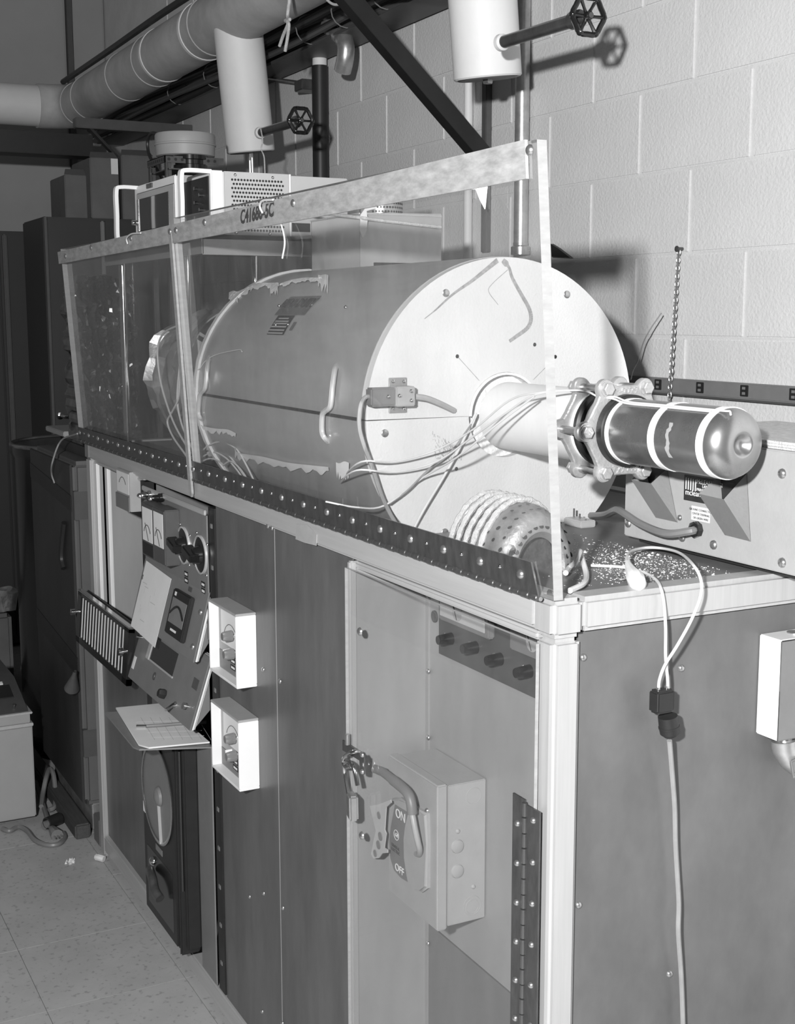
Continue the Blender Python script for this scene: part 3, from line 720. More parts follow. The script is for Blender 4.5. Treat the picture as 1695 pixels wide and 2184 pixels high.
# labels
a = PY(1459, 1012, FY0-.0008); b = PY(1560, 1066, FY0-.0008)
bm = nb(); box(bm, a.x, a.x+.150, FY0-.001, FY0, PY(1459, 1066, FY0).z, a.z, .0005); nl = obj('maker_label', bm, 'plate_dark', fan)
def ft(s, px, py, size, m='plate_line', par=None, shear=0):
    p = PY(px, py, FY0-.0014); return text('lettering', s, size, axesM(p, (1, 0, 0), (0, 0, 1)), m, par or nl, .0002, 'LEFT', shear)
mat('print_white', .75, .5, 0, 0)
ft('McLEAN ENGI', 1485, 1027, .0105, 'print_white'); ft('LABO', 1497, 1038, .007, 'print_white'); ft('PRINCE', 1485, 1044, .007, 'print_white'); ft('mclean', 1461, 1049, .014, 'print_white')
for i in range(5):
    p = PY(1462+i*5, 1028+i*1.2, FY0-.0013); bm = nb(); box(bm, p.x, p.x+.002, FY0-.0016, FY0-.001, p.z-.012, p.z+.008); obj('logo_bar', bm, 'print_white', nl)
a = PY(1475, 1078, FY0); 
bm = nb(); box(bm, a.x, PY(1512, 1085, FY0).x+.003, FY0-.0008, FY0, PY(1475, 1108, FY0).z, a.z, .0003); wl = obj('notice_label', bm, 'paper', fan)
text('lettering', 'GROUND CONNECTION\nCENTER TERMINAL\nOR GREEN WIRE', .0052, axesM(PY(1494, 1098, FY0-.0012), (1, 0, 0), (0, 0, 1)), 'ink', wl, .0002, line=1.35)
# grommet and cord
g = PY(1488, 1129, FY0); bm = nb(); lathe(bm, [(0, .014), (.010, .014), (.012, .010), (.012, .007)], g, (0, -1, 0), 8); obj('cord_grommet', bm, 'black_gloss', fan)
wire('power_cord', [g+Vector((0, -.004, 0)), PY(1470, 1133, FY0-.02), PY(1420, 1138, FY0-.03), PY(1370, 1120, FY0-.02), PY(1335, 1098, FY0-.01), PY(1318, 1088, FY0+.005), PY(1308, 1090, FY0+.03), PY(1290, 1098, FY0+.08), PY(1250, 1100, FY0+.12)], .0072, 'grey_mid', fan)

# small ceramic terminal strip behind the guard edge
p0 = PZ(1225, 1122, HB-.004); 
tsx = thing('terminal_strip', 'small pale terminal strip on the bench near the furnace end', 'terminal strip', p0)
bm = nb(); box(bm, p0.x-.03, p0.x+.03, p0.y-.006, p0.y+.030, HB-.004, HB+.010, .002); obj('block', bm, 'grey_light', tsx)
for i in range(3): bm = nb(); cyl(bm, (p0.x-.02+.02*i, p0.y+.012, HB+.008), (p0.x-.02+.02*i, p0.y+.012, HB+.028-.008*i), .002, n=6); obj('pin', bm, 'steel', tsx)

# ================================================================= cords at the bench end
XE = -.018
hg = thing('cord_connector', 'black two-part rubber power connector hanging against the bench end panel', 'connector', PX(1420, 1580, .02))
def cx(px, py, x): return PX(px, py, x)
c0 = cx(1412, 1470, .020); c1 = cx(1423, 1525, .020); c2 = cx(1427, 1582, .020)
M = axesM(c0, (0, 1, 0), (0, -.12, 1)); 
bm = nb(); box(bm, -.0175, .0175, -.036, .0, -.012, .011, .004, 3, M); obj('plug_body', bm, 'black', hg)
bm = nb(); lathe(bm, [(0, .0150), (.016, .0155), (.0165, .0163), (.019, .0163), (.0195, .0156), (.028, .0150), (.033, .010), (.034, 0)], c0+(c1-c0)*1.04, (c2-c0), 24); obj('socket_body', bm, 'black', hg)
bm = nb()
for s in (-1, 1): box(bm, -.008*s-.002, -.008*s+.002, .0, .004, -.003, .003, .0005, 1, M)
obj('prongs', bm, 'steel', hg)
tag(wire('power_cord', [c2+Vector((0, 0, .002)), cx(1432, 1640, .012), cx(1438, 1720, .004), cx(1440, 1800, .002), cx(1444, 1870, .001), cx(1447, 1930, .004), cx(1446, 1990, .006), cx(1452, 2080, .001), cx(1456, 2190, .0), cx(1458, 2300, .0)], .0042, 'wire_grey', None), 'grey cord running down the bench end panel from the black connector', 'cord')
tag(wire('lead_wire', [cx(1404, 1472, .02), cx(1406, 1450, .022), cx(1418, 1418, .03), cx(1445, 1375, .036), cx(1475, 1320, .040), cx(1494, 1270, .040), cx(1494, 1235, .03), cx(1478, 1205, .01), PZ(1450, 1180, HB+.022), PZ(1415, 1170, HB+.012), PZ(1380, 1168, HB+.010), PZ(1350, 1174, HB+.012), PZ(1338, 1184, HB+.014), PZ(1340, 1205, HB+.012), PZ(1352, 1232, HB+.008)], .0024, 'wire_white', None, ), 'long white lead looping out over the bench end into the black connector', 'wire')
tag(wire('lead_wire', [cx(1424, 1468, .02), cx(1423, 1445, .022), cx(1419, 1400, .024), cx(1419, 1340, .018), cx(1416, 1290, .010), cx(1410, 1258, .006), PZ(1400, 1238, HB+.004), PZ(1375, 1222, HB+.002), PZ(1330, 1210, HB), PZ(1260, 1206, HB)], .0024, 'wire_white', None), 'white lead dropping straight over the bench rim into the black connector', 'wire')
tag(wire('thin_wire', [PZ(1305, 1212, HB), PZ(1316, 1230, HB), PZ(1325, 1236, HB), PZ(1345, 1230, HB)], .0015, 'wire_grey', None), 'short thin grey wire lying in the crumbs', 'wire')
p = PZ(1358, 1240, HB-.002)
bm = nb(); tube(bm, smooth([PZ(1338, 1190, HB+.012), PZ(1340, 1205, HB+.010), PZ(1348, 1222, HB+.008), PZ(1358, 1240, HB+.006), PZ(1364, 1254, HB+.004)], 4), [.004, .004, .004, .005, .006, .007, .008, .009, .0105, .012, .0135, .0145, .014, .0135, .012, .009, .004], 10)
tag(obj('sleeving', bm, 'tape_white'), 'lump of white fibre sleeving flared at its end on the bench rim', 'sleeve')
# white junction box + conduit elbow on the end panel
jb = thing('junction_box', 'white switch box with dark front plate on the bench end panel', 'junction box', PX(1660, 1600, XE))
a = PX(1617, 1350, XE); b = PX(1695, 1350, XE)
jy0 = PX(1617, 1400, XE).y; jz1 = PX(1620, 1352, XE).z; jz0 = PX(1617, 1562, XE).z
bm = nb(); box(bm, XE, XE+.048, jy0, jy0+.10, jz0, jz1, .002); obj('body', bm, 'white', jb)
bm = nb(); box(bm, XE+.048, XE+.052, jy0-.001, jy0+.10, jz0, jz1, .002); obj('front_plate', bm, 'grey_mid', jb)
bm = nb(); lathe(bm, [(0, .013), (.002, .013), (.002, .009)], (XE+.022, jy0+.055, jz1), (0, 0, 1), 20); obj('knockout', bm, 'steel', jb)
p = PX(1662, 1600, XE+.022)
bm = nb(); cyl(bm, (XE+.022, jy0+.042, jz0-.022), (XE+.022, jy0+.042, jz0), .013, n=20); obj('neck', bm, 'galv', jb)
bm = nb(); tube(bm, smooth([(XE+.022, jy0+.042, jz0-.012), (XE+.024, jy0+.045, jz0-.030), (XE+.030, jy0+.062, jz0-.050), (XE+.036, jy0+.10, jz0-.056)], 5), .021, 20); el = obj('conduit_elbow', bm, 'galv', jb)
bm = nb(); M = axesM((XE+.048, jy0+.066, jz0-.044), (0, 1, .25), (0, -.25, 1)); box(bm, -.034, .05, -.020, .016, -.003, .004, .006, 3, M); obj('cover_plate', bm, 'grey_mid', el)
inst(sb, 'screw', el, orient((XE+.053, jy0+.045, jz0-.062), (1, 0, 0)))
# ================================================================= RECESS CONTENTS
mp = thing('dual_meter_unit', 'black panel with two meters and four knobs inside the bench recess', 'meter panel', (-.35, YR, 1.17))
MX0 = PY(940, 1300, YR).x; MX1 = -.06; MZ0 = 1.176; MZ1 = ZR1-.004
bm = nb(); box(bm, MX0, MX1, YR-.005, YR, MZ0, MZ1, .001); obj('panel', bm, 'grey_dark', mp)
for k, x0 in enumerate((MX0+.026, MX0+.026+.255)):
    x1 = x0+.185; z0 = 1.252; z1 = MZ1-.006
    bm = nb(); box(bm, x0, x1, YR-.020, YR-.005, z0, z1, .003); mb = obj('meter_case', bm, 'grey_mid', mp)
    bm = nb(); box(bm, x0+.008, x1-.012, YR-.0215, YR-.020, z0+.010, z1-.004, .0005); obj('meter_face', bm, 'grey_light' if k == 0 else 'grey_mid', mb)
    bm = nb(); lathe(bm, [(0, .018), (.001, .018), (.001, 0)], (x0+.075, YR-.0215, z0+.030), (0, -1, 0), 24, caps=False, a0=0, a1=math.pi*2); obj('pivot_cover', bm, 'grey_paint', mb)
    bm = nb(); tube(bm, [(x0+.075, YR-.023, z0+.014), (x0+.045, YR-.023, z0+.075)], .0008, 5); obj('needle', bm, 'ink', mb)
for px, py in ((946, 1364), (998, 1383), (1050, 1408), (1112, 1434)):
    p = PY(px, py, YR-.022)
    bm = nb(); lathe(bm, [(-.017, .012), (0, .0105), (.010, .0095), (.013, .0085), (.013, 0)], p, (0, -1, 0), 20); kb = obj('knob', bm, 'black_gloss', mp)
    bm = nb(); dome(bm, (p.x-.022, YR-.005, p.z+.004), (0, -1, 0), .0035, .003, 8); obj('set_screw', bm, 'steel', mp)
# safety switch
SX0, SX1, SY0, SZ0, SZ1 = -.653, -.4555, .060, .700, .980
sw = thing('safety_switch', 'grey fused disconnect switch box with ON OFF lever behind the clear door', 'switch box', (-.55, .11, SZ0))
bm = nb(); box(bm, SX0+.002, SX1, SY0+.024, YR-.001, SZ0+.003, SZ1-.003, .0015); body = obj('body', bm, 'grey_paint', sw)
bm = nb(); box(bm, SX0, SX1+.002, SY0, SY0+.0225, SZ0-.002, SZ1+.001, .003, 3); cover = obj('cover', bm, 'grey_paint', sw)
esc = [(832, 1703), (850, 1702), (874, 1716), (906, 1736), (908, 1800), (907, 1896), (895, 1905), (880, 1896), (857, 1877), (838, 1853), (826, 1820), (822, 1791), (825, 1745)]
def pyl(L, y): return [PY(a, b, y) for a, b in L]
YE = SY0-.010
bm = nb(); base = pyl(esc, YE); prism(bm, base, (0, .012, 0)); bmesh.ops.bevel(bm, geom=[e for e in bm.edges if all(abs(v.co.y-YE) < 1e-5 for v in e.verts)], offset=.005, segments=3, affect='EDGES'); es = obj('escutcheon', bm, 'grey_paint', cover)
lab = [(842, 1716), (870, 1733), (863, 1763), (860, 1790), (861, 1830), (865, 1858), (869, 1881), (854, 1872), (840, 1856), (832, 1830), (830, 1792), (833, 1763)]
bm = nb(); prism(bm, pyl(lab, YE-.0006), (0, .0008, 0)); lb = obj('label_plate', bm, 'grey_mid', es)
YL = YE-.0010
def lt(s, px, py, size, m='print_white', shear=0.): return text('lettering', s, size, axesM(PY(px, py, YL), (1, 0, 0), (0, 0, 1)), m, lb, .0003, shear=shear)
lt('ON', 853.5, 1740, .026); lt('OFF', 851.5, 1855, .0215); lt('GENERAL\nELECTRIC', 843, 1811, .0085, 'ink')
gp = PY(845, 1781, YL)
bm = nb(); lathe(bm, [(0, .0105), (.0004, .0105), (.0004, .0092), (0, .0092)], gp, (0, -1, 0), 24, caps=False); obj('monogram_ring', bm, 'print_white', lb)
lt('GE', 845, 1781, .0105, 'print_white', .3)
for (px, py) in ((911, 1729), (910.5, 1789), (909.5, 1863)): inst(bs, 'screw', cover, orient(PY(px, py, SY0), (0, -1, 0)))
yh = SY0-.030
hd = obj('lever', tube(nb(), smooth([PY(878, 1730, yh), PY(884, 1763, yh), PY(891, 1795, yh+.004), PY(895, 1812, yh+.010), PY(894, 1822, SY0-.012), PY(888, 1820, SY0-.006)], 5), .0058, 12), 'grey_paint', cover)
obj('grip', tube(nb(), smooth([PY(800, 1640, yh), PY(815, 1646, yh), PY(838, 1664, yh), PY(861, 1683, yh), PY(872, 1697, yh), PY(877, 1715, yh), PY(879, 1736, yh)], 5), [.0085]*10+[.0098]*21, 14), 'grey_mid', hd)
# lockout plate with holes on the left
lp = pyl([(788, 1719), (806, 1716), (832, 1706), (834, 1712), (823, 1722), (820, 1770), (823, 1778), (819, 1808), (826, 1812), (826, 1819), (815, 1820), (808, 1830), (796, 1831), (791, 1822), (797, 1790), (801, 1772)], SY0-.030)
bm = nb(); prism(bm, lp, (0, .002, 0)); lk = obj('lockout_plate', bm, 'grey_light', sw)
for px, py, r in ((808, 1739, .0062), (811, 1784, .0075), (807, 1802, .0075), (800, 1820, .006)):
    p = PY(px, py, SY0-.0304); bm = nb(); lathe(bm, [(0, r+.0012), (.0012, r+.001), (.0012, r), (0, r)], p, (0, -1, 0), 18, caps=False); lathe(bm, [(.0004, r), (.0004, 0)], p, (0, -1, 0), 18, caps=False); obj('hole', bm, 'grey_mid', lk)
# knock-outs on the side
def side(px, py): return PX(px, py, SX1)
for px, py, r, dm in ((1010, 1697, .0165, 0), (1007, 1931, .0195, 0), (1007, 1933, .0145, 0), (975, 1805, .0135, 1), (975, 1858, .0135, 1), (976, 1773, .0045, 1), (1009, 1891, .0045, 1)):
    bm = nb()
    if dm: lathe(bm, [(0, r), (.003 if r > .01 else .0015, r*.9), (.0045 if r > .01 else .003, r*.55), (.005 if r > .01 else .0034, 0)], side(px, py), X1, 24)
    else: lathe(bm, [(0, r), (.0006, r-.0003), (.0006, r-.0012), (0, r-.0015)], side(px, py), X1, 32, caps=False)
    obj('knockout', bm, 'grey_paint', body)
# clear door over the recess, piano hinge on the post
door = thing('clear_door', 'clear plastic door over the bench recess with dark piano hinge and hasp', 'door', (-.37, -.005, .08))
bm = nb(); F0 = -.010
box(bm, -.696, -.030, F0, F0+.006, .085, 1.352)
for f in bm.faces: f.material_index = 0 if abs(f.normal.y) > .5 else 1
bm.normal_update()
for f in bm.faces: f.material_index = 0 if abs(f.normal.y) > .5 else 1
obj('clear_sheet', bm, ['acrylic_door', 'edge_clear'], door, sm=False)
HZt = 1.106
bm = nb(); box(bm, -.084, -.050, F0-.003, F0, .085, HZt, 0); l1 = obj('hinge_leaf', bm, 'steel_dark', door)
bm = nb(); box(bm, -.046, -.010, F0-.003, F0, .085, HZt-.006, 0); l2 = obj('hinge_leaf', bm, 'steel_dark', door)
bm = nb(); cyl(bm, (0, 0, -.0117), (0, 0, .0117), .0050, n=10); kz = mesh_of(bm, 'steel_dark')
z = HZt-.014; k = 0
while z > .1: inst(kz, 'knuckle', l1, Matrix.Translation((-.048, F0-.004, z)) @ Matrix.Scale(1 if k % 2 else .9, 4)); z -= .0245; k += 1
for i in range(16):
    inst(bs, 'bolt', l1, orient((-.069, F0-.003, 1.062-.0815*i*.5*1.0 if False else 1.062-.064*i), (0, -1, 0))); inst(bs, 'bolt', l2, orient((-.026, F0-.003, 1.082-.066*i), (0, -1, 0))) if 1.082-.066*i > .09 else None
# hasp
hz0, hz1 = PY(760, 1650, -.02).z, PY(740, 1570, -.02).z
bm = nb(); pr = pyl([(730, 1578), (770, 1608), (776, 1612), (776, 1652), (768, 1650), (766, 1622), (730, 1600)], F0-.004); prism(bm, pr, (0, .003, 0)); hs = obj('hasp', bm, 'steel_dark', door)
bm = nb(); cyl(bm, PY(741, 1566, F0-.006), PY(741, 1588, F0-.006), .005, n=12); obj('hasp_pin', bm, 'steel', hs)
for px, py in ((773, 1610), (773, 1646)): inst(bs, 'screw', hs, orient(PY(px, py, F0-.004), (0, -1, 0)))
for px, py in ((768, 1347), (772, 1782)): inst(sb, 'bolt', door, orient(PY(px, py, F0), (0, -1, 0)))
yp = F0-.016
bm = nb(); tube(bm, smooth([PY(766, 1604, F0-.002), PY(752, 1604, yp), PY(737, 1612, yp-.003), PY(732, 1625, yp-.003), PY(738, 1636, yp-.003), PY(748, 1634, yp-.003)], 5), .0040, 10); obj('staple', bm, 'chrome', hs)
lockt = thing('padlock', 'steel padlock hanging open from the hasp of the clear door', 'padlock', PY(750, 1755, yp))
bm = nb(); tube(bm, smooth([PY(762, 1675, yp), PY(757, 1648, yp-.002), PY(750, 1630, yp-.004), PY(742, 1624, yp-.004), PY(735, 1632, yp-.002), PY(735, 1650, yp), PY(742, 1690, yp+.002), PY(743, 1698, yp+.002)], 5), .0042, 12); obj('shackle', bm, 'chrome', lockt)
a = PY(738, 1690, yp-.006); b = PY(762, 1690, yp-.006); c_ = PY(749, 1752, yp-.006)
M = axesM(PY(752, 1721, yp-.001), (1, -.25, -.0), (-.06, 0, 1)); hh = (a.z-c_.z)/2
bm = nb(); box(bm, -.020, .014, -hh, hh, -.009, .009, .004, 3, M); obj('lock_body', bm, 'steel', lockt)

# ================================================================= WHITE-FRAMED CONTROLLERS
def controller(px, lab, TR, BR, TLx, knobs, ylab):
    yf = -.042; r_ = PY(*TR, yf); b_ = PY(*BR, yf); x1 = (r_.x+b_.x)/2; x0 = PY(*TLx, yf).x; z1 = r_.z; z0 = b_.z
    t = thing('temperature_controller', lab, 'controller', ((x0+x1)/2, -.02, z0), 'controllers on the bench front')
    w = .016; bm = nb()
    box(bm, x0, x1, yf, .008, z1-.006, z1, .001); obj('frame_top', bm, 'grey_paint', t)
    bm = nb(); box(bm, x0, x1, yf, .008, z0, z0+.006, .001); obj('frame_bottom', bm, 'white', t)
    bm = nb(); box(bm, x0, x0+.006, yf, .008, z0+.006, z1-.006, .001); obj('frame_side', bm, 'white', t)
    bm = nb(); box(bm, x1-.006, x1, yf, .008, z0+.006, z1-.006, .001); obj('frame_side', bm, 'white', t)
    bm = nb(); box(bm, x0+.006, x1-.006, -.018, .008, z0+.006, z1-.006); face = obj('face_plate', bm, 'grey_paint', t)
    H_ = z1-z0; D_ = x1-x0
    bm = nb(); box(bm, x0+D_*.14, x1-.008, -.020, -.018, z0+H_*.42, z1-H_*.12, .0008); mw = obj('scale_window', bm, 'white', face)
    bm = nb(); tube(bm, [(x0+D_*.5+.05*math.cos(a), -.0208, z0+H_*.45+.05*math.sin(a)) for a in [math.pi*i/14 for i in range(3, 13)]], .0007, 4); obj('scale_arc', bm, 'ink', mw)
    bm = nb(); box(bm, x0+.008, x1-.008, -.0190, -.018, z0+.008, z0+H_*.30, .0005); obj('lower_plate', bm, 'grey_mid', face)
    for fx, fz in ((.62, .62), (.66, .38)):
        kx, kz_ = x0+D_*fx, z0+H_*fz
        bm = nb(); lathe(bm, [(0, .006), (.008, .006)], (kx, -.018, kz_), (0, -1, 0), 14); st = obj('knob_shaft', bm, 'chrome', face)
        bm = nb(); n = 48; rings = []
        for yy, rr in ((-.026, .0125), (-.040, .0115), (-.048, .0100), (-.050, .0085)):
            rings.append([bm.verts.new((kx+(rr+(.0006 if i % 2 else -.0002))*math.cos(2*math.pi*i/n), yy, kz_+(rr+(.0006 if i % 2 else -.0002))*math.sin(2*math.pi*i/n))) for i in range(n)])
        for A, B in zip(rings, rings[1:]):
            for i in range(n): bm.faces.new((A[i], A[(i+1) % n], B[(i+1) % n], B[i]))
        bm.faces.new(rings[-1]); bm.faces.new(rings[0][::-1]); obj('knob', bm, 'grey_mid', st)
    bm = nb(); tube(bm, [(x0+D_*.42, -.018, z0+H_*.36), (x0+D_*.40, -.034, z0+H_*.355)], [.005, .004], 8); obj('toggle', bm, 'white', face)
    for i in range(2):
        zz = z0+H_*(.245-.09*i); bm = nb(); box(bm, x0+D_*.46, x0+D_*.64, -.0198, -.0188, zz-.006, zz+.006); el_ = obj('tape_label', bm, 'black', face)
        bm = nb(); box(bm, x0+D_*.49, x0+D_*.61, -.0202, -.0197, zz-.0025, zz+.0025); obj('label_print', bm, 'print_white', el_)
    return t
controller(0, 'white-framed controller with two ribbed knobs, upper of the pair on the bench front', (502, 1311), (505, 1470), (444, 1300), 0, 0)
controller(0, 'white-framed controller with two ribbed knobs, lower of the pair beside the clipboard', (507, 1537), (512, 1690), (449, 1510), 0, 0)

# ================================================================= RACK: meter and switch panel
RX0, RX1 = -2.076, -1.531
rp = thing('meter_switch_unit', 'grey rack panel with two square meters and two black pointer knobs', 'rack panel', (-1.8, .004, 1.10))
bm = nb(); box(bm, RX0, RX1, -.001, .003, 1.02, 1.338, .0008); face = obj('panel', bm, 'grey_mid', rp)
bm = nb(); box(bm, RX0, RX1, -.006, .0, 1.338, 1.352, .002); obj('top_rail', bm, 'alu', rp)
def pbox(name, pts, y0, y1, m, par, bev=.001):
    q = pyl(pts, y0); x0 = min(p.x for p in q); x1 = max(p.x for p in q); z0 = min(p.z for p in q); z1 = max(p.z for p in q)
    bm = nb(); box(bm, x0, x1, y0, y1, z0, z1, bev); return obj(name, bm, m, par), (x0, x1, z0, z1)
# pilot lamps
for px, py, m in ((311, 1056, 'chrome'), (334, 1062, 'black_gloss')):
    p = PY(px, py, -.02); bm = nb(); lathe(bm, [(-.02, .012), (-.006, .012), (-.004, .009), (.008, .0085), (.016, .005), (.018, 0)], p, (0, -1, 0), 16); lmp = obj('pilot_lamp', bm, m, rp)
    bm = nb(); dome(bm, p+Vector((.0, -.014, 0)), (0, -1, 0), .008, .012, 10); obj('lens', bm, 'chrome', lmp)
for px, py in ((318, 1067), (342, 1077)):
    p = PY(px, py, -.0015); bm = nb(); box(bm, p.x-.020, p.x+.02, -.002, -.001, p.z-.006, p.z+.006); obj('tape_label', bm, 'black', rp)
# two meters
for k, (xa, xb, z0, z1, y0) in enumerate(((-1.968, -1.857, 1.172, 1.322, -.040), (-1.848, -1.745, 1.176, 1.325, -.044))):
    bm = nb(); box(bm, xa, xb, y0, 0, z0, z1, .003); mc = obj('meter_case', bm, 'grey_dark', rp)
    bm = nb(); box(bm, xa+.010, xb-.010, y0-.001, y0, z0+.045, z1-.012, .0004); mf = obj('meter_face', bm, 'paper', mc)
    xc = (xa+xb)/2
    bm = nb(); tube(bm, [(xc+.032*math.cos(a), y0-.0016, z0+.055+.036*math.sin(a)) for a in [math.pi*i/14 for i in range(2, 13)]], .0012, 4); obj('scale_arc', bm, 'ink', mf)
    bm = nb(); tube(bm, [(xc+.01, y0-.0018, z0+.048), (xc-.018, y0-.0018, z0+.095)], .0010, 4); obj('needle', bm, 'ink', mf)
    if k == 0: bm = nb(); box(bm, xa+.008, xb-.008, y0-.001, y0, z0+.006, z0+.040, .0004); obj('lower_label', bm, 'black', mc)
mat('slat', .6, .3, .5, .0)
# variac dials
for px, py in ((393, 1163), (429, 1183)):
    p = PY(px, py, -.001)
    bm = nb(); lathe(bm, [(0, .046), (.003, .046), (.004, .042), (.004, 0)], (p.x, -.001, p.z), (0, -1, 0), 40); dl = obj('dial', bm, 'black', rp)
    bm = nb(); lathe(bm, [(0, .050), (.005, .050), (.006, .046), (.003, .0455)], (p.x, -.001, p.z), (0, -1, 0), 40, caps=False); obj('dial_ring', bm, 'slat', dl)
    bm = nb(); M = axesM((p.x, -.006, p.z), (.95, 0, -.25), (0, -1, 0)); lathe(bm, [(.004, .024), (.022, .019), (.024, .016), (.024, 0)], (p.x, -.001, p.z), (0, -1, 0), 20); box(bm, -.045, .022, .004, .034, -.011, .011, .003, 2, M); obj('pointer_knob', bm, 'black_gloss', dl)
    for a in (.6, 2.1, 3.8, 5.4): inst(bt, 'screw', dl, orient((p.x+.060*math.cos(a), -.001, p.z+.060*math.sin(a)), (0, -1, 0)))
    for i in range(2):
        zz = p.z-.075-.017*i; bm = nb(); box(bm, p.x-.004, p.x+.026, -.002, -.001, zz-.007, zz+.007); tl = obj('tape_label', bm, 'black', dl)
        bm = nb(); box(bm, p.x+.001, p.x+.021, -.0024, -.002, zz-.003, zz+.003); obj('label_print', bm, 'paper', tl)
# sloped instruments
def sloped(name, lab, cat, zt, zb, yo, xa=RX0-.004, xb=RX1+.004, m='grey_mid', dep=.12):
    t = thing(name, lab, cat, ((xa+xb)/2, .0, zb))
    u = Vector((0, 0-yo, zt-zb)).normalized()   # up along the face
    O = Vector((xa, yo, zb)); n_ = Vector((1, 0, 0)).cross(u)     # outward-ish
    if n_.y > 0: n_ = -n_
    hgt = math.hypot(zt-zb, yo)
    def fp(s, v, d=0.): return O+Vector((s*(xb-xa), 0, 0))+u*(v*hgt)+n_*d     # s 0..1 across, v 0..1 up
    bm = nb(); M = axesM(O, (1, 0, 0), u); box(bm, 0, xb-xa, 0, hgt, -.004, .0, .0012, 2, M); f = obj('face_panel', bm, m, t)
    bm = nb(); box(bm, .012, xb-xa-.012, .0, hgt, -.016, -.0045, .0012, 2, M); box(bm, .020, xb-xa-.02, .0, hgt, -.022, -.0165, .0012, 2, M); obj('chassis_rim', bm, 'white', t)
    bm = nb(); prism(bm, [Vector((xa+.022, p[1], p[2])) for p in (O-n_*.022+Vector((0, 0, .004)), O-n_*.022+u*hgt*.98, Vector((0, .003, zt-.01)), Vector((0, .003, zb+.04)))], (xb-xa-.044, 0, 0)); obj('chassis', bm, 'sheet_dark', t)
    return t, f, fp, u, n_, M, xb-xa, hgt
t1, f1_, fp, u, n_, M, w_, h_ = sloped('sloped_instrument', 'grey sloped instrument with a taped paper chart and a square edge meter', 'instrument', 1.142, .968, -.046)
bm = nb(); box(bm, .012, .255, -.020, h_-.006, .0012, .0018, 0, 1, M @ Matrix.Rotation(-.04, 4, 'Z')); pp = obj('paper_chart', bm, 'paper', f1_)
for i in range(9):
    bm = nb(); a0, b0 = random.uniform(.03, .16), random.uniform(.01, h_-.03); ln = random.uniform(.02, .06)
    if i % 2: box(bm, a0, a0+ln, b0, b0+.0010, .0022, .0025, 0, 1, M)
    else: box(bm, a0, a0+.0010, b0, b0+ln*.6, .0022, .0025, 0, 1, M)
    mat('pencil', .36, .8, 0, 0); obj('pencil_line', bm, 'pencil', pp)
bm = nb(); box(bm, .33, .47, .030, .150, .0, .014, .003, 2, M); me_ = obj('edge_meter', bm, 'black', f1_)
bm = nb(); box(bm, .342, .458, .062, .128, .0125, .0148, .0005, 1, M); obj('meter_scale', bm, 'grey_mid', me_)
bm = nb(); tube(bm, [M @ Vector((.345+.11*i/10, .085+.025*math.sin(math.pi*i/10), .0155)) for i in range(11)], .0035, 4); obj('scale_band', bm, 'black', me_)
bm = nb(); box(bm, .350, .362, .134, .144, .0142, .0150, 0, 1, M); obj('meter_print', bm, 'paper', me_)
bm = nb(); box(bm, .375, .42, .044, .050, .0142, .0150, 0, 1, M); obj('meter_print', bm, 'paper', me_)
bm = nb(); box(bm, .405, .432, .158, .170, .001, .0016, 0, 1, M); obj('tape_label', bm, 'grey_dark', f1_)
for s in ((.525, .125), (.525, .035), (.02, .125)): inst(sb, 'screw', f1_, orient(M @ Vector((s[0], s[1], 0)), n_))
t2, f2_, fp, u, n_, M, w_, h_ = sloped('sloped_instrument', 'grey sloped instrument with dark slot window, knob and toggle above the clipboard', 'instrument', .975, .792, -.060, RX0-.018)
bm = nb(); box(bm, .135, .345, .088, .150, -.001, .0010, 0, 1, M); wn = obj('slot_window', bm, 'glass_dark', f2_)
bm = nb(); box(bm, .110, .137, .083, .155, .0, .004, .001, 1, M); box(bm, .11, .35, .083, .088, 0, .002, 0, 1, M); obj('window_bezel', bm, 'alu', wn)
def lk_(name, s, v, prof, m, n=16):
    bm = nb(); lathe(bm, prof, M @ Vector((s, v, 0)), n_, n); return obj(name, bm, m, f2_)
lk_('push_button', .215, .055, [(0, .011), (.002, .011), (.002, .007), (.004, .006), (.004, 0)], 'grey_dark')
kk = lk_('knob', .335, .035, [(0, .008), (.004, .014), (.018, .013), (.022, .010), (.022, 0)], 'black', 6)
bm = nb(); tube(bm, [M @ Vector((.425, .030, 0)), M @ Vector((.428, .027, .010)), M @ Vector((.445, .016, .030))], [.009, .005, .004], 10); obj('toggle_switch', bm, 'chrome', f2_)
lk_('thumb_screw', .515, .050, [(0, .005), (.008, .005), (.009, .009), (.016, .009), (.017, 0)], 'chrome')
lk_('thumb_screw', .030, .125, [(0, .005), (.012, .004), (.018, .004), (.019, 0)], 'chrome')
bm = nb(); box(bm, .50, .54, .098, .125, .0005, .0014, 0, 1, M); obj('tape_label', bm, 'grey_dark', f2_)
bm = nb(); box(bm, .012, .032, .030, .066, .0005, .0014, 0, 1, M); obj('tag_label', bm, 'paper', f2_)
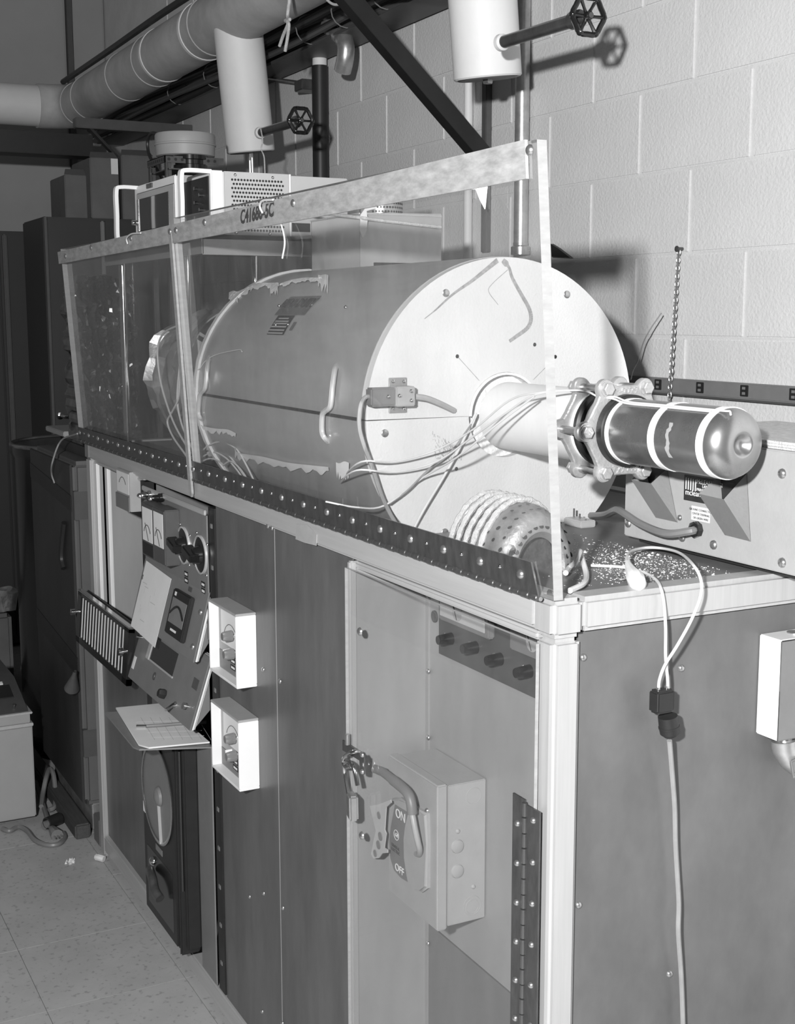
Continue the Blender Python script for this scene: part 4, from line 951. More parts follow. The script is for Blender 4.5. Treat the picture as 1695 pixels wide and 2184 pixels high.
# clipboard with papers and pencil
cbd = thing('clipboard_tray', 'shallow metal tray holding a pad of ruled paper under the sloped instruments', 'tray', PZ(330, 1560, .735))
zc = .735
q = [PZ(222, 1520, zc), PZ(287, 1597, zc), PZ(300, 1601, zc), PZ(447, 1596, zc), PZ(560, 1510, zc), PZ(245, 1510, zc)]
yin = -.004
Q0 = [PZ(223, 1522, zc), PZ(284, 1596, zc), PZ(297, 1601, zc), PZ(450, 1596, zc)]
xr_ = Q0[3].x
poly = [Q0[0], Q0[1], Q0[2], Vector((xr_, Q0[3].y, zc)), Vector((xr_, .003, zc)), Vector((Q0[0].x+.05, .003, zc))]
bm = nb(); prism(bm, poly, (0, 0, .004)); obj('tray', bm, 'sheet_dark', cbd)
pz = zc+.006
pp0 = [PZ(247, 1512, pz), PZ(296, 1591, pz), PZ(318, 1597, pz), PZ(447, 1585, pz)]
bm = nb(); prism(bm, [pp0[0], pp0[1], pp0[2], pp0[3], Vector((pp0[3].x, .002, pz)), Vector((pp0[0].x+.02, .002, pz))], (0, 0, .004))
pad = tag(obj('paper_pad', bm, 'paper', None), 'pad of ruled log sheets lying on the metal tray', 'paper')
OFFp = OFF[pad.name]
for i in range(7):
    a = PZ(300+i*20, 1530, pz+.0045); b = PZ(330+i*20, 1578, pz+.0045)
    bm = nb(); tube(bm, [a, b], .0005, 4); obj('ruled_line', bm, 'pencil', pad)
for i in range(4):
    a = PZ(290+i*12, 1540+i*11, pz+.0045); b = PZ(420+i*5, 1536+i*11, pz+.0045); bm = nb(); tube(bm, [a, b], .0005, 4); obj('ruled_line', bm, 'pencil', pad)
pn = thing('pencil', 'dark pencil with metal ferrule lying across the paper pad', 'pencil', PZ(350, 1546, pz+.005))
a = PZ(291, 1549, pz+.0095); b = PZ(312, 1549, pz+.0095); c_ = PZ(440, 1540, pz+.0095)
bm = nb(); cyl(bm, b, c_, .0045, n=6); obj('shaft', bm, 'grey_mid', pn)
bm = nb(); cyl(bm, a, b, .0046, n=12); obj('ferrule', bm, 'chrome', pn)
# chart recorder
cr = thing('chart_recorder', 'black circular chart recorder with round window and hinged door low in the rack', 'chart recorder', (-1.82, -.03, .10))
CX0, CX1 = PY(306, 1750, -.06).x, PY(373, 1780, -.06).x; CZ0 = .135; CZ1 = .715
bm = nb(); box(bm, CX0, CX1, -.06, .0, CZ0, CZ1, .006); cb_ = obj('case', bm, 'black', cr)
cxm = (CX0+CX1)/2; cr_ = (CX1-CX0)*.46; czm = PY(345, 1705, -.062).z
bm = nb(); lathe(bm, [(0, cr_), (.004, cr_+.004), (.006, cr_), (.004, cr_-.006)], (cxm, -.060, czm), (0, -1, 0), 48, caps=False); obj('window_ring', bm, 'steel', cr)
bm = nb(); lathe(bm, [(0, cr_), (.001, cr_), (.001, 0)], (cxm, -.0600, czm), (0, -1, 0), 48, caps=False); chd = obj('chart_disc', bm, 'grey_mid', cr)
bm = nb(); dome(bm, (cxm+.02, -.062, czm), (0, -1, 0), .028, .014, 20); obj('chart_hub', bm, 'grey_mid', chd)
bm = nb(); bar(bm, (cxm+.02, -.064, czm), (cxm+.035, -.064, czm-cr_*.95), .010, .003); obj('pen_arm', bm, 'grey_paint', chd)
zlo = czm-cr_-.05
bm = nb(); box(bm, CX0+.03, CX1-.03, -.0605, -.058, CZ0+.03, zlo, .002); rc = obj('drive_recess', bm, 'black_gloss', cr)
bm = nb(); tube(bm, smooth([(cxm-.05, -.075, zlo-.05), (cxm, -.082, zlo-.055), (cxm+.03, -.085, zlo-.075), (cxm+.06, -.08, zlo-.09)], 4), .013, 12); obj('drive_roller', bm, 'steel_dark', rc)
bm = nb(); dome(bm, (cxm-.06, -.061, zlo-.03), (0, -1, 0), .014, .012, 12); obj('chrome_button', bm, 'chrome', rc)
bm = nb(); box(bm, cxm-.03, cxm+.03, -.0615, -.060, zlo+.016, zlo+.034, .0005); obj('name_label', bm, 'grey_mid', cr)
bm = nb(); box(bm, CX0+.006, CX0+.028, -.0615, -.060, zlo+.09, zlo+.12, .0005); obj('name_label', bm, 'paper', cr)
# opened hinged flanges on its right side
bm = nb(); box(bm, CX1+.002, CX1+.012, -.056, .0, CZ0-.015, CZ1, .004); obj('door_edge', bm, 'black', cr)
bm = nb(); box(bm, CX1+.014, CX1+.024, -.040, .0, CZ0+.0, CZ1, .004); obj('door_edge', bm, 'black', cr)
bm = nb(); cyl(bm, (CX1+.013, -.046, CZ0+.17), (CX1+.013, -.046, CZ1-.02), .005, n=8); obj('hinge_barrel', bm, 'black_gloss', cr)
rb = thing('blank_panel', 'plain dark grey blank panel closing the rack beside the chart recorder', 'panel', (-1.6, .003, .1))
bm = nb(); box(bm, CX1+.027, RX1-.004, -.002, .002, .085, .735, .0008); obj('panel', bm, 'grey_mid', rb)
tag(obj('rack_filler', box(nb(), RX0+.001, CX0-.003, .0045, .008, .085, .735, .0005), 'panel_grey'), 'narrow grey filler strip left of the chart recorder', 'panel')
# clip-on meter in the compartment
cm = thing('panel_meter', 'small boxed needle meter hanging in the open compartment under the rim', 'meter', PY(266, 1095, .0))
ym = -.012
a = PY(247, 1000, ym); b = PY(280, 1093, ym)
mx0 = PY(249, 1050, ym).x; mx1 = PY(277, 1060, ym).x; mz1 = PY(262, 1003, ym).z; mz0 = PY(262, 1085, ym).z
bm = nb(); box(bm, mx0, mx1, ym, .045, mz0, mz1, .002); mcs = obj('case', bm, 'grey_paint', cm)
bm = nb(); box(bm, mx0+.008, mx1-.008, ym-.001, ym, mz0+(mz1-mz0)*.42, mz1-.006, .0004); mf = obj('meter_face', bm, 'paper', mcs)
bm = nb(); tube(bm, [((mx0+mx1)/2+.04*math.cos(a), ym-.0016, mz0+(mz1-mz0)*.5+.038*math.sin(a)) for a in [math.pi*i/12 for i in range(2, 11)]], .001, 4); obj('scale_arc', bm, 'ink', mf)
bm = nb(); box(bm, mx0, mx1, ym-.004, ym, mz0, mz0+(mz1-mz0)*.38, .001); obj('lower_cover', bm, 'grey_mid', mcs)
mat('slat', .6, .3, .5, .0)
# chromed grille
gr = thing('air_grille', 'black framed air grille with upright chrome slats hung in front of the open compartment', 'grille', (-2.38, -.05, .76))
gx0, gx1 = -2.705, -2.095; gyt, gyb, gzt, gzb = -.045, -.060, .932, .762
M = axesM((gx0, gyb, gzb), (1, 0, 0), (0, gyt-gyb, gzt-gzb)); gh = math.hypot(gzt-gzb, gyt-gyb); gw = gx1-gx0
bm = nb(); box(bm, 0, gw, 0, .022, -.012, .006, .002, 2, M); box(bm, 0, gw, gh-.014, gh, -.012, .006, .002, 2, M); box(bm, 0, .05, 0, gh, -.012, .006, .002, 2, M); box(bm, gw-.05, gw, 0, gh, -.012, .006, .002, 2, M); obj('frame', bm, 'black_gloss', gr)
bm = nb(); box(bm, .0, gw, 0, gh, -.030, -.026, 0, 1, M); obj('backing', bm, 'black', gr)
bm = nb(); box(bm, 0, .0065, 0, gh-.036, 0, .004, .0018, 2); slm = mesh_of(bm, 'slat')
for i in range(15): inst(slm, 'slat', gr, M @ Matrix.Translation((.056+i*.0345, .022, .0)))
bm = nb(); box(bm, -.004, gw+.004, gh-.001, gh+.004, -.012, .007, .001, 1, M); obj('chrome_trim', bm, 'chrome', gr)
for s in (.015, gw-.015):
    bm = nb(); lathe(bm, [(0, .006), (.010, .006), (.011, .011), (.024, .011), (.025, 0)], M @ Vector((s, gh*.6, .006)), (0, -1, 0), 14); obj('thumb_screw', bm, 'chrome', gr)
# ================================================================= BEHIND THE FURNACE, INSIDE THE GUARD
import mathutils
def rough_bm(bm, amp, sc, seed=0):
    for v in bm.verts:
        n_ = mathutils.noise.noise_vector(v.co*sc+Vector((seed, 0, 0))); v.co += n_*amp
    return bm
bm = nb(); prof = [(0, .02), (.004, .17)]+[(.01+i*.022, .195+.012*math.sin(i*1.7)) for i in range(25)]+[(.56, .12), (.57, .02)]; lathe(bm, prof, ax(-1.79), (-1, 0, 0), 56); rough_bm(bm, .020, 16); rough_bm(bm, .010, 40, 3)
for v_ in bm.verts: v_.co.z = max(v_.co.z, HB)
tag(obj('foil_wrapped_vessel', bm, 'foil', None, ang=.25), 'round vessel wrapped in crumpled metal foil behind the furnace', 'wrapped vessel')
# slotted shield plates at the furnace rear
for x, r0, r1, a0, a1 in ((-1.665, .10, .292, S-.75, S+.8), (-1.735, .10, .288, S-.55, S+.7)):
    obj('shield_plate', half(x, x+.003, r0, r1, a0, a1, 24), 'sheet_grey', fur)
for a in (S-.5, S-.2, S+.1, S+.4):
    y, z = fy(a, .265); bm = nb(); M = axesM((-1.7315, y, z), (0, math.cos(a), math.sin(a)), (1, 0, 0)); box(bm, -.006, .006, -.001, .001, -.022, .022, 0, 1, M); obj('slot', bm, 'black', fur)
obj('clamp_strap', half(-2.02, -1.98, .222, .226, -.2, S+.4, 24), 'sheet_grey', fur)
for k, (pts, lab) in enumerate((
    ([(398, 692), (375, 696), (348, 712), (336, 745), (340, 800), (352, 850), (372, 905), (400, 955), (418, 985)], 'white wire arching out wide behind the furnace rear plate'),
    ([(388, 760), (384, 800), (380, 850), (366, 880), (357, 900), (368, 930), (392, 965), (410, 990)], 'white wire hanging down the furnace rear plate'),
    ([(392, 745), (384, 775), (378, 850), (386, 900), (402, 940), (412, 960)], 'short white wire close beside the furnace rear plate'))):
    lead('lead_wire', [PY(a, b, .03+.004*k) for a, b in pts], .0028, 'wire_white', lab)
for k, q in enumerate(([(430, 962), (450, 948), (472, 954), (500, 986), (526, 1022)], [(432, 974), (455, 964), (482, 977), (505, 1002), (520, 1024)], [(425, 986), (450, 978), (472, 988), (484, 1006)], [(476, 992), (492, 984), (512, 1000), (532, 1030)], [(440, 952), (470, 942), (502, 956), (522, 986), (542, 1026)])):
    lead('lead_wire', [PY(a, b, .045-.004*k) for a, b in q], .0022, 'wire_white', 'pale wire arching over the hinge below the furnace shell', 'wires below the furnace shell')
# cord pulled across the terminal cover
lead('pull_cord', [PY(498, 518, by0-.01), PY(580, 511, by0-.01), PY(664, 505, by0-.012)], .004, 'rope', 'white braided cord running to the left of the terminal cover')
lead('pull_cord', [PY(652, 450, by0-.03), PY(700, 456, by0-.02), PY(765, 464, by0-.006), PX(800, 469, bx1+.008), PX(860, 476, bx1+.008), PX(940, 485, bx1+.008)], .004, 'rope', 'white braided cord lying across the terminal cover')
def rag(pts, x, lab):
    bm = nb(); prism(bm, [PX(a, b, x) for a, b in pts], (.002, 0, 0)); tag(obj('tape_scrap', bm, 'paper'), lab, 'tape')
rag([(783, 424), (795, 420), (803, 432), (800, 445), (781, 450), (783, 470), (781, 492), (772, 508), (766, 490), (768, 458), (778, 444)], bx1+.014, 'torn strip of translucent tape stuck on the terminal cover')
rag([(985, 395), (1010, 380), (1025, 385), (1040, 400), (1035, 445), (1025, 425), (1015, 405), (990, 403)], -1.0, 'torn tape scrap hanging under the guard top bar') if False else None
bm = nb(); prism(bm, [PY(a, b, yg(2.02)-.018) for a, b in ((985, 398), (1000, 388), (1022, 380), (1038, 396), (1033, 446), (1022, 425), (1014, 404), (990, 404))], (0, .0015, 0)); tag(obj('tape_scrap', bm, 'paper'), 'torn tape scrap hanging under the guard top bar', 'tape')
bm = nb(); prism(bm, [PY(a, b, -.0014) for a, b in ((632, 1118), (656, 1120), (675, 1140), (674, 1164), (650, 1158), (630, 1150))], (0, .0010, 0)); tag(obj('tape_patch', bm, 'tape_pale'), 'square of pale tape over the bench rim edge', 'tape')

# ================================================================= INSTRUMENTS on the shelf
ia = thing('bench_instrument', 'rack-mount display instrument with white handle and dark screen on the shelf', 'instrument', (-2.1, .3, 2.022))
AX0, AX1, AY, AZ0, AZ1 = -2.22, -1.845, .05, 2.032, 2.196
bm = nb(); box(bm, AX0, AX1, AY, AY+.42, AZ0, AZ1, .004); obj('body', bm, 'grey_paint', ia)
bm = nb(); box(bm, AX0, AX1, AY-.008, AY, AZ0, AZ1, .003); ff = obj('front_frame', bm, 'white', ia)
bm = nb(); box(bm, AX0+.03, AX1-.0, AY-.012, AY-.008, AZ0+.022, AZ1-.022, .002); fp_ = obj('front_panel', bm, 'alu', ff)
bm = nb(); box(bm, AX0+.06, AX1-.04, AY-.014, AY-.012, AZ0+.035, AZ1-.040, .001); obj('screen', bm, 'glass_dark', ff)
bm = nb(); box(bm, AX0+.045, AX0+.06, AY-.016, AY-.010, AZ0+.035, AZ1-.040, .001); obj('screen_edge', bm, 'chrome', ff)
for z in (AZ0+.045, AZ1-.045): bm = nb(); lathe(bm, [(0, .008), (.012, .008), (.013, 0)], (AX0+.022, AY-.012, (AZ0+AZ1)/2-.02), (0, -1, 0), 12); obj('knob', bm, 'chrome', ff); break
bm = nb(); box(bm, -2.09, -2.04, AY-.0125, AY-.0085, AZ1-.016, AZ1-.004); obj('badge', bm, 'grey_dark', ff)
def handle(x, y0, y1, z0, z1, par, w=.020, t=.010):
    bm = nb(); pts = smooth([(x, y1, z1), (x, y0+.012, z1), (x, y0, z1-.012), (x, y0, (z0+z1)/2), (x, y0, z0+.012), (x, y0+.012, z0), (x, y1, z0)], 4)
    prev = None
    for i, p in enumerate(pts):
        d = (pts[min(i+1, len(pts)-1)]-pts[max(0, i-1)]).normalized(); n_ = Vector((1, 0, 0)).cross(d)
        ring = [bm.verts.new(p+Vector((sx*w/2, 0, 0))+n_*sy*t/2) for sx, sy in ((-1, -1), (1, -1), (1, 1), (-1, 1))]
        if prev:
            for k in range(4): bm.faces.new((prev[k], prev[(k+1) % 4], ring[(k+1) % 4], ring[k]))
        else: bm.faces.new(ring)
        prev = ring
    bm.faces.new(prev[::-1]); return obj('handle', bm, 'white', par)
handle(AX0+.012, AY-.066, AY, AZ0+.004, AZ1-.004, ia)
ib = thing('oscilloscope_unit', 'grey instrument cabinet with perforated side and white carrying handle on the shelf', 'instrument', (-1.72, .3, 2.022))
BX0, BX1, BY0, BY1, BZ0, BZ1 = -1.838, -1.604, .060, .43, 2.030, 2.184
bm = nb(); box(bm, BX0, BX1, BY0+.03, BY0+.205, BZ0, BZ1, .002); obj('body', bm, 'grey_light', ib)
bm = nb(); box(bm, BX0, BX1-.003, BY0+.208, BY1, BZ0, BZ1-.003, .002); rr_ = obj('rear_module', bm, 'grey_light', ib)
bm = nb(); box(bm, BX1-.004, BX1-.001, BY0+.212, BY0+.262, BZ0+.012, BZ0+.034); obj('side_slot', bm, 'black', rr_)
bm = nb(); box(bm, BX1-.003, BX1+.001, BY0+.204, BY0+.209, BZ0, BZ1); obj('joint_strip', bm, 'white', ib)
bm = nb(); box(bm, BX0, BX1+.001, BY0-.004, BY0+.03, BZ0, BZ1+.001, .003); bf = obj('front_frame', bm, 'white', ib)
bm = nb(); box(bm, BX0+.02, BX1-.012, BY0-.007, BY0-.003, BZ0+.015, BZ1-.012, .001); bp_ = obj('front_panel', bm, 'black', bf)
for i, (fx, fz) in enumerate(((.62, .30), (.62, .55), (.62, .78), (.78, .42), (.78, .66))):
    bm = nb(); tube(bm, [(BX0+.234*fx, BY0-.007, BZ0+.15*fz), (BX0+.234*fx, BY0-.018, BZ0+.15*fz)], .0045, 8); obj('control', bm, 'chrome', bp_)
handle(BX1-.013, BY0-.076, BY0, BZ0+.004, BZ1-.002, ib)
bm = nb(); rows = 13
for j in range(rows):
    for i in range(17):
        y = BY0+.052+i*.0082+(.0041 if j % 2 else 0); z = BZ0+.012+j*.0102
        lathe(bm, [(0, .0031), (.0003, .0031), (.0003, 0)], (BX1, y, z), X1, 7, caps=False)
ph = obj('perforation', bm, 'black', ib); ph['kind'] = 'stuff'
for y, z in ((BY0+.06, BZ1-.008), (BY0+.16, BZ1-.010), (BY0+.06, BZ0+.006), (BY0+.15, BZ0+.005)): inst(bt, 'screw', ib, orient((BX1, y, z), (1, 0, 0)))
# perforated round cover behind
pc = PX(812, 430, -1.56)
pcv = thing('perforated_cover', 'perforated metal cylinder guard standing behind the terminal cover', 'guard', (pc.x, pc.y, 1.935))
bm = nb(); cyl(bm, (pc.x, pc.y, 1.935), (pc.x, pc.y, pc.z+.045), 0.056, n=32); obj('cylinder', bm, 'galv', pcv)
bm = nb()
for j in range(12):
    for i in range(26):
        a = 2*math.pi*(i+(.5 if j % 2 else 0))/26*.6-.6; z = 2.02+j*.0105
        if z > pc.z+.04: continue
        d = Vector((math.cos(a-.3), math.sin(a-.3), 0)); lathe(bm, [(0, .0030), (.0003, .003), (.0003, 0)], (pc.x+d.x*.0562, pc.y+d.y*.0562, z), d, 6, caps=False)
obj('perforation', bm, 'black', pcv)['kind'] = 'stuff'
# round motor can on slotted angle
mc_ = PY(395, 312, .36)
mo = thing('motor_can', 'pale round drum-shaped motor housing on a slotted steel bracket above the instruments', 'motor', (mc_.x, .36, 2.20))
R0 = 64/(FPX/((mc_-CAM).dot(FW)))
bm = nb(); h = 48/(FPX/((mc_-CAM).dot(FW)))
lathe(bm, [(-h/2, R0*.90), (-h/2+.004, R0*.97), (-.002, R0*.99), (0, R0*1.02), (.004, R0*1.02), (.006, R0), (h/2-.006, R0), (h/2, R0*.97), (h/2, 0)], (mc_.x, .36, mc_.z), (0, 0, 1), 48); obj('housing', bm, 'machine_light', mo)
bm = nb(); lathe(bm, [(0, .055), (.015, .055), (.017, .050), (.030, .050), (.032, .056), (.045, .056)], (mc_.x+.05, .36, mc_.z-h/2-.045), (0, 0, 1), 32); obj('pulley', bm, 'black_gloss', mo)
zb_ = mc_.z-h/2-.006
bm = nb(); box(bm, mc_.x-.10, mc_.x+.09, .26, .264, zb_-.022, zb_, 0); box(bm, mc_.x-.10, mc_.x+.09, .26, .29, zb_-.002, zb_, 0); box(bm, mc_.x+.087, mc_.x+.09, .26, .46, zb_-.022, zb_); ang_ = obj('slotted_angle', bm, 'steel_dark', mo)
for i in range(9): bm = nb(); cyl(bm, (mc_.x-.09+.021*i, .2595, zb_-.011), (mc_.x-.09+.021*i, .261, zb_-.011), .005, n=10); obj('hole', bm, 'black', ang_)
for i in range(8): bm = nb(); cyl(bm, (mc_.x+.0895, .275+.022*i, zb_-.011), (mc_.x+.0905, .275+.022*i, zb_-.011), .005, n=10); obj('hole', bm, 'black', ang_)
for x in (mc_.x-.095, mc_.x+.08):
    bm = nb(); box(bm, x, x+.02, .262, .266, HB-.004, zb_-.004); box(bm, x, x+.003, .262, .285, HB-.004, zb_-.004); obj('slotted_post', bm, 'steel_dark', mo)
bm = nb(); box(bm, mc_.x-.1, mc_.x+.1, .27, .45, mc_.z-h/2-.05, mc_.z-h/2-.046); obj('base_plate', bm, 'steel_dark', mo)
lead('power_cord', [PY(338, 287, .36), PY(324, 284, .36), PY(315, 300, .36), PY(318, 330, .36), PY(335, 362, .36), PY(350, 388, .37)], .006, 'black', 'black cord curving down from the motor housing')

# ================================================================= OVERHEAD PIPES
PYY, PZZ, PR = .70, 2.915, .108
pipe = thing('insulated_pipe', 'large wrapped overhead pipe running along the block wall with an elbow and white drops', 'pipe', (-3, PYY, 2.8))
bm = nb(); cyl(bm, (-5.42, PYY, PZZ), (.2, PYY, PZZ), PR, n=40); run = obj('pipe_run', bm, 'pipe_wrap', pipe)
ep = [(-5.42+.0, PYY, PZZ)]+[(-5.42-.17*math.sin(a), PYY-.17*(1-math.cos(a)), PZZ) for a in [math.pi/2*i/8 for i in range(1, 9)]]
bm = nb(); tube(bm, ep+[(-5.59, PYY-.19, PZZ)], PR+.004, 36); obj('pipe_elbow', bm, 'pipe_wrap', pipe)
bm = nb(); cyl(bm, (-5.59, PYY-.18, PZZ), (-5.59, -3.0, PZZ), PR-.004, n=36); obj('pipe_branch', bm, 'pipe_wrap_white', pipe)
for px, py in ((195, 200), (272, 150), (330, 110), (350, 95), (437, 40), (455, 30)):
    x = PY(px, py, PYY).x
    bm = nb(); lathe(bm, [(-.012, PR), (-.010, PR+.003), (.010, PR+.003), (.012, PR)], (x, PYY, PZZ), (1, 0, 0), 40, caps=False); obj('wrap_band', bm, 'pipe_wrap_white' if px in (350, 437) else 'pipe_wrap', run)
def drop(top, bot, r, stem, wheel, big):
    A = PY(*top, PYY); B = PY(*bot, PYY+(.06 if big else .05)); A.z = PZZ-.04 if not big else PZZ
    bm = nb(); d = (B-A); lathe(bm, [(0, r), (d.length-.004, r), (d.length, r-.004), (d.length-.002, r-.012), (d.length-.01, 0)], A, d, 40); dp = obj('pipe_drop', bm, 'pipe_wrap_white', pipe)
    bm = nb(); lathe(bm, [(0, r-.01), (.006, r-.012), (.006, 0)], B-d.normalized()*.004, d, 24, caps=False); obj('drop_end', bm, 'grey_dark', dp)
    s0 = PY(*stem, PYY-r*.6)
    w = PY(*wheel, PYY-r*.6); sd = (w-s0).normalized()
    bm = nb(); lathe(bm, [(0, .020), (.012, .019), (.02, .012)], s0-sd*.01, sd, 20); obj('stem_collar', bm, 'pipe_wrap_white', dp)
    L_ = (w-s0).length
    bm = nb(); lathe(bm, [(0, .0145), (L_-.06, .0145), (L_-.058, .019), (L_-.03, .019), (L_-.028, .012), (L_-.008, .010), (L_-.006, .006), (L_+.012, .006)], s0, sd, 20); st = obj('valve_stem', bm, 'steel_dark', dp)
    # hand wheel
    u, v_ = _frame(sd); rw = .039
    ring = [w+(u*math.cos(a)+v_*math.sin(a))*rw*(1+.05*math.cos(6*a)) for a in [2*math.pi*i/36 for i in range(36)]]
    bm = nb(); tube(bm, ring, .0062, 8, True); hw = obj('hand_wheel', bm, 'black_gloss', st)
    for i in range(6):
        a = 2*math.pi*i/6; e = w+(u*math.cos(a)+v_*math.sin(a))*rw
        bm = nb(); tube(bm, [w-sd*.004, w+(e-w)*.5-sd*.002, e], [.005, .0035, .0045], 6); dome(bm, e, (e-w), .009, .009, 8); obj('wheel_spoke', bm, 'black_gloss', hw)
    bm = nb(); lathe(bm, [(-.01, .009), (.008, .009), (.010, .006), (.012, 0)], w, sd, 12); obj('wheel_nut', bm, 'black_gloss', hw)
    return B, dp
B1, d1 = drop((507, 80), (535, 325), .089, (556, 283), (641, 257), False)
B2, d2 = drop((1010, -60), (1040, 168), .088, (1072, 90), (1254, 34), True)
bm = nb(); hexhead(bm, B2+Vector((.0, 0, .004)), (0, 0, -1), .014, .016); obj('end_bolt', bm, 'steel', d2)
bm = nb(); cyl(bm, B1, B1-Vector((0, 0, .03)), .012, n=10); obj('end_fitting', bm, 'steel', d1)
bm = nb(); cyl(bm, B1+Vector((.01, 0, -.02)), B1+Vector((.02, .0, -.20)), .006, n=8); cyl(bm, B1+Vector((-.012, 0, -.02)), B1+Vector((-.012, .0, -.20)), .005, n=8); obj('gauge_tubes', bm, 'steel', d1)
lead('string', [PY(556, 275, PYY-.10), PY(560, 300, PYY-.105), PY(557, 318, PYY-.105), PY(563, 335, PYY-.105), PY(565, 372, PYY-.105)], .0022, 'rope', 'knotted string dangling from the valve stem of the white drop')
# rope tied round the pipe
ry = PYY-PR-.004
lead('rope', [PY(618, -30, ry), PY(617, 0, ry), PY(613, 35, ry-.004), PY(618, 42, ry-.01), PY(608, 44, ry-.008), PY(614, 50, ry-.012), PY(604, 75, ry-.008), PY(596, 98, ry-.006)], .0052, 'rope', 'white rope knotted round the overhead pipe, shorter loose tail')
lead('rope', [PY(614, 46, ry-.010), PY(616, 55, ry-.012), PY(613, 80, ry-.008), PY(608, 109, ry-.006)], .0052, 'rope', 'loose tail of the white rope below its knot')
lead('cable_loop', [PY(690, -10, ry+.06), PY(702, 4, ry+.06), PY(715, 10, ry+.06), PY(730, 6, ry+.06), PY(738, -8, ry+.06)], .004, 'wire_white', 'white cable loop hanging beside the black brace')
lead('overhead_cable', [(-5.5, PYY-.07, PZZ+PR+.008), (-4.6, PYY-.075, PZZ+PR+.004), (-3.8, PYY-.075, PZZ+PR+.008), (-3.0, PYY-.07, PZZ+PR+.006), (-1.5, PYY-.07, PZZ+PR+.006)], .014, 'black', 'black cable lying along the top of the wrapped pipe')
# dark steel channel behind, cable bundles
cz = PY(600, 151, .985).z
bmn = thing('steel_channel', 'dark steel channel beam fixed along the block wall behind the pipe', 'beam', (-3, 1.0, cz))
bm = nb(); box(bm, -5.9, -.4, .985, 1.05, cz, cz+.20, .003); box(bm, -5.9, -.4, .90, .99, cz, cz+.012, .002); box(bm, -5.9, -.4, .90, .99, cz+.188, cz+.20, .002); obj('channel', bm, 'grey_dark', bmn)
for k in range(6):
    pts = [(-5.9+i*.5, .86+.035*(k % 3)+.01*math.sin(i*1.3+k), cz+.03+.045*(k//3)+.012*math.sin(i*.9+k*2)) for i in range(12)]
    lead('cable', pts, .011+.003*(k % 2), 'black' if k % 2 else 'grey_dark', 'black cable of the bundle strung along the steel channel', 'cables along the steel channel')
for x in (-4.4, -3.9, -3.5, -2.9, -2.6, -2.3):
    bm = nb(); tube(bm, [(x, .86+.055*math.cos(a)+.035, cz+.055+.050*math.sin(a)) for a in [2*math.pi*i/16 for i in range(16)]], .0022, 6, True); tag(obj('cable_strap', bm, 'grey_mid'), 'pale tie strap round the cable bundle', 'strap', 'straps round the overhead cable bundle')
# brackets
XB = -1.95
br = thing('wall_bracket', 'black steel wall strut with diagonal flat brace under the overhead pipe', 'bracket', (XB, 1.0, 2.0))
a = PX(1030, 335, XB); b = PX(745, 0, XB); b = a+(b-a)*1.25
bm = nb(); bar(bm, a, b, .050, .050, (0, .7, .7), .001); obj('brace', bm, 'black', br)
sx = PY(1037, 300, W-.012).x
bm = nb(); box(bm, sx-.013, sx+.013, W-.022, W-.0005, 2.02, 3.3, .002); obj('strut', bm, 'grey_dark', br)
bm = nb(); box(bm, XB-.02, XB+.02, .45, W-.001, PZZ-PR-.06, PZZ-PR-.02, .002); obj('arm', bm, 'black', br)
XB2 = -4.75
br2 = thing('wall_bracket', 'dark steel arm bracket under the pipe elbow', 'bracket', (XB2, .8, 2.5))
a = PX(158, 257, XB2); zz = a.z
bm = nb(); box(bm, XB2-.03, XB2+.03, a.y, W-.001, zz-.035, zz+.012, .003); obj('arm', bm, 'grey_dark', br2)
bm = nb(); bar(bm, (XB2, a.y+.06, zz-.02), (XB2, a.y+.24, zz-.20), .04, .012); obj('brace', bm, 'black', br2)
# black beam running away to the left
p_ = PX(0, 305, -5.2)
bm = nb(); box(bm, -5.28, -5.12, -3.1, PX(190, 305, -5.2).y, p_.z-.05, p_.z+.055, .003)
tag(obj('steel_beam', bm, 'black'), 'black steel beam running out under the pale pipe branch', 'beam')
# vertical pipes on the wall
def vpipe(name, px, py0, py1, y, r, m, lab, z1=3.4, extra=None):
    x = PY(px, (py0+py1)/2, y).x; z0 = PY(px, py1, y).z
    t = thing(name, lab, 'pipe', (x, y, z0)); bm = nb(); cyl(bm, (x, y, z0), (x, y, z1), r, n=24); obj('pipe', bm, m, t); return t, x, z0
t, x, z0 = vpipe('riser_pipe', 1113, 0, 528, W-.03, .0205, 'galv', 'bare steel riser pipe standing on the block wall beside the black strut')
bm = nb(); lathe(bm, [(0, .028), (.022, .028), (.026, .022), (.034, .022)], (x, W-.03, z0-.02), (0, 0, 1), 16); obj('fitting', bm, 'steel', t)
t, x, z0 = vpipe('conduit', 998, 180, 560, W-.018, .0135, 'pipe_wrap_white', 'thin painted conduit on the block wall left of the black strut', 2.75)
t, x, z0 = vpipe('black_pipe', 683, 150, 420, W-.045, .030, 'black', 'black wrapped vertical pipe on the wall behind the instruments', PY(683, 140, W-.045).z)
bm = nb(); cyl(bm, (x, W-.045, PY(683, 140, W-.045).z), (x, W-.045, 2.86), .027, n=20); obj('bare_section', bm, 'pipe_wrap_white', t)
bm = nb(); sp = smooth([PY(700, 55, .93), PY(715, 66, .93), PY(730, 78, .93), PY(737, 98, .93), PY(736, 125, .93), PY(730, 152, .93)], 5); tube(bm, sp, [.030+(.0025 if (i % 4 == 0 and 2 < i < 16) else 0) for i in range(len(sp))], 24)
tag(obj('spout_elbow', bm, 'galv'), 'galvanised segmented elbow spout poking down from the dark channel', 'duct elbow')
hb_ = PY(640, 180, W-.06)
hbt = thing('pipe_hanger', 'small steel rod and clamp on the wall beside the black pipe', 'hanger', hb_)
bm = nb(); tube(bm, [PY(568, 166, W-.06), PY(640, 176, W-.06)], .006, 8); obj('rod', bm, 'steel', hbt)
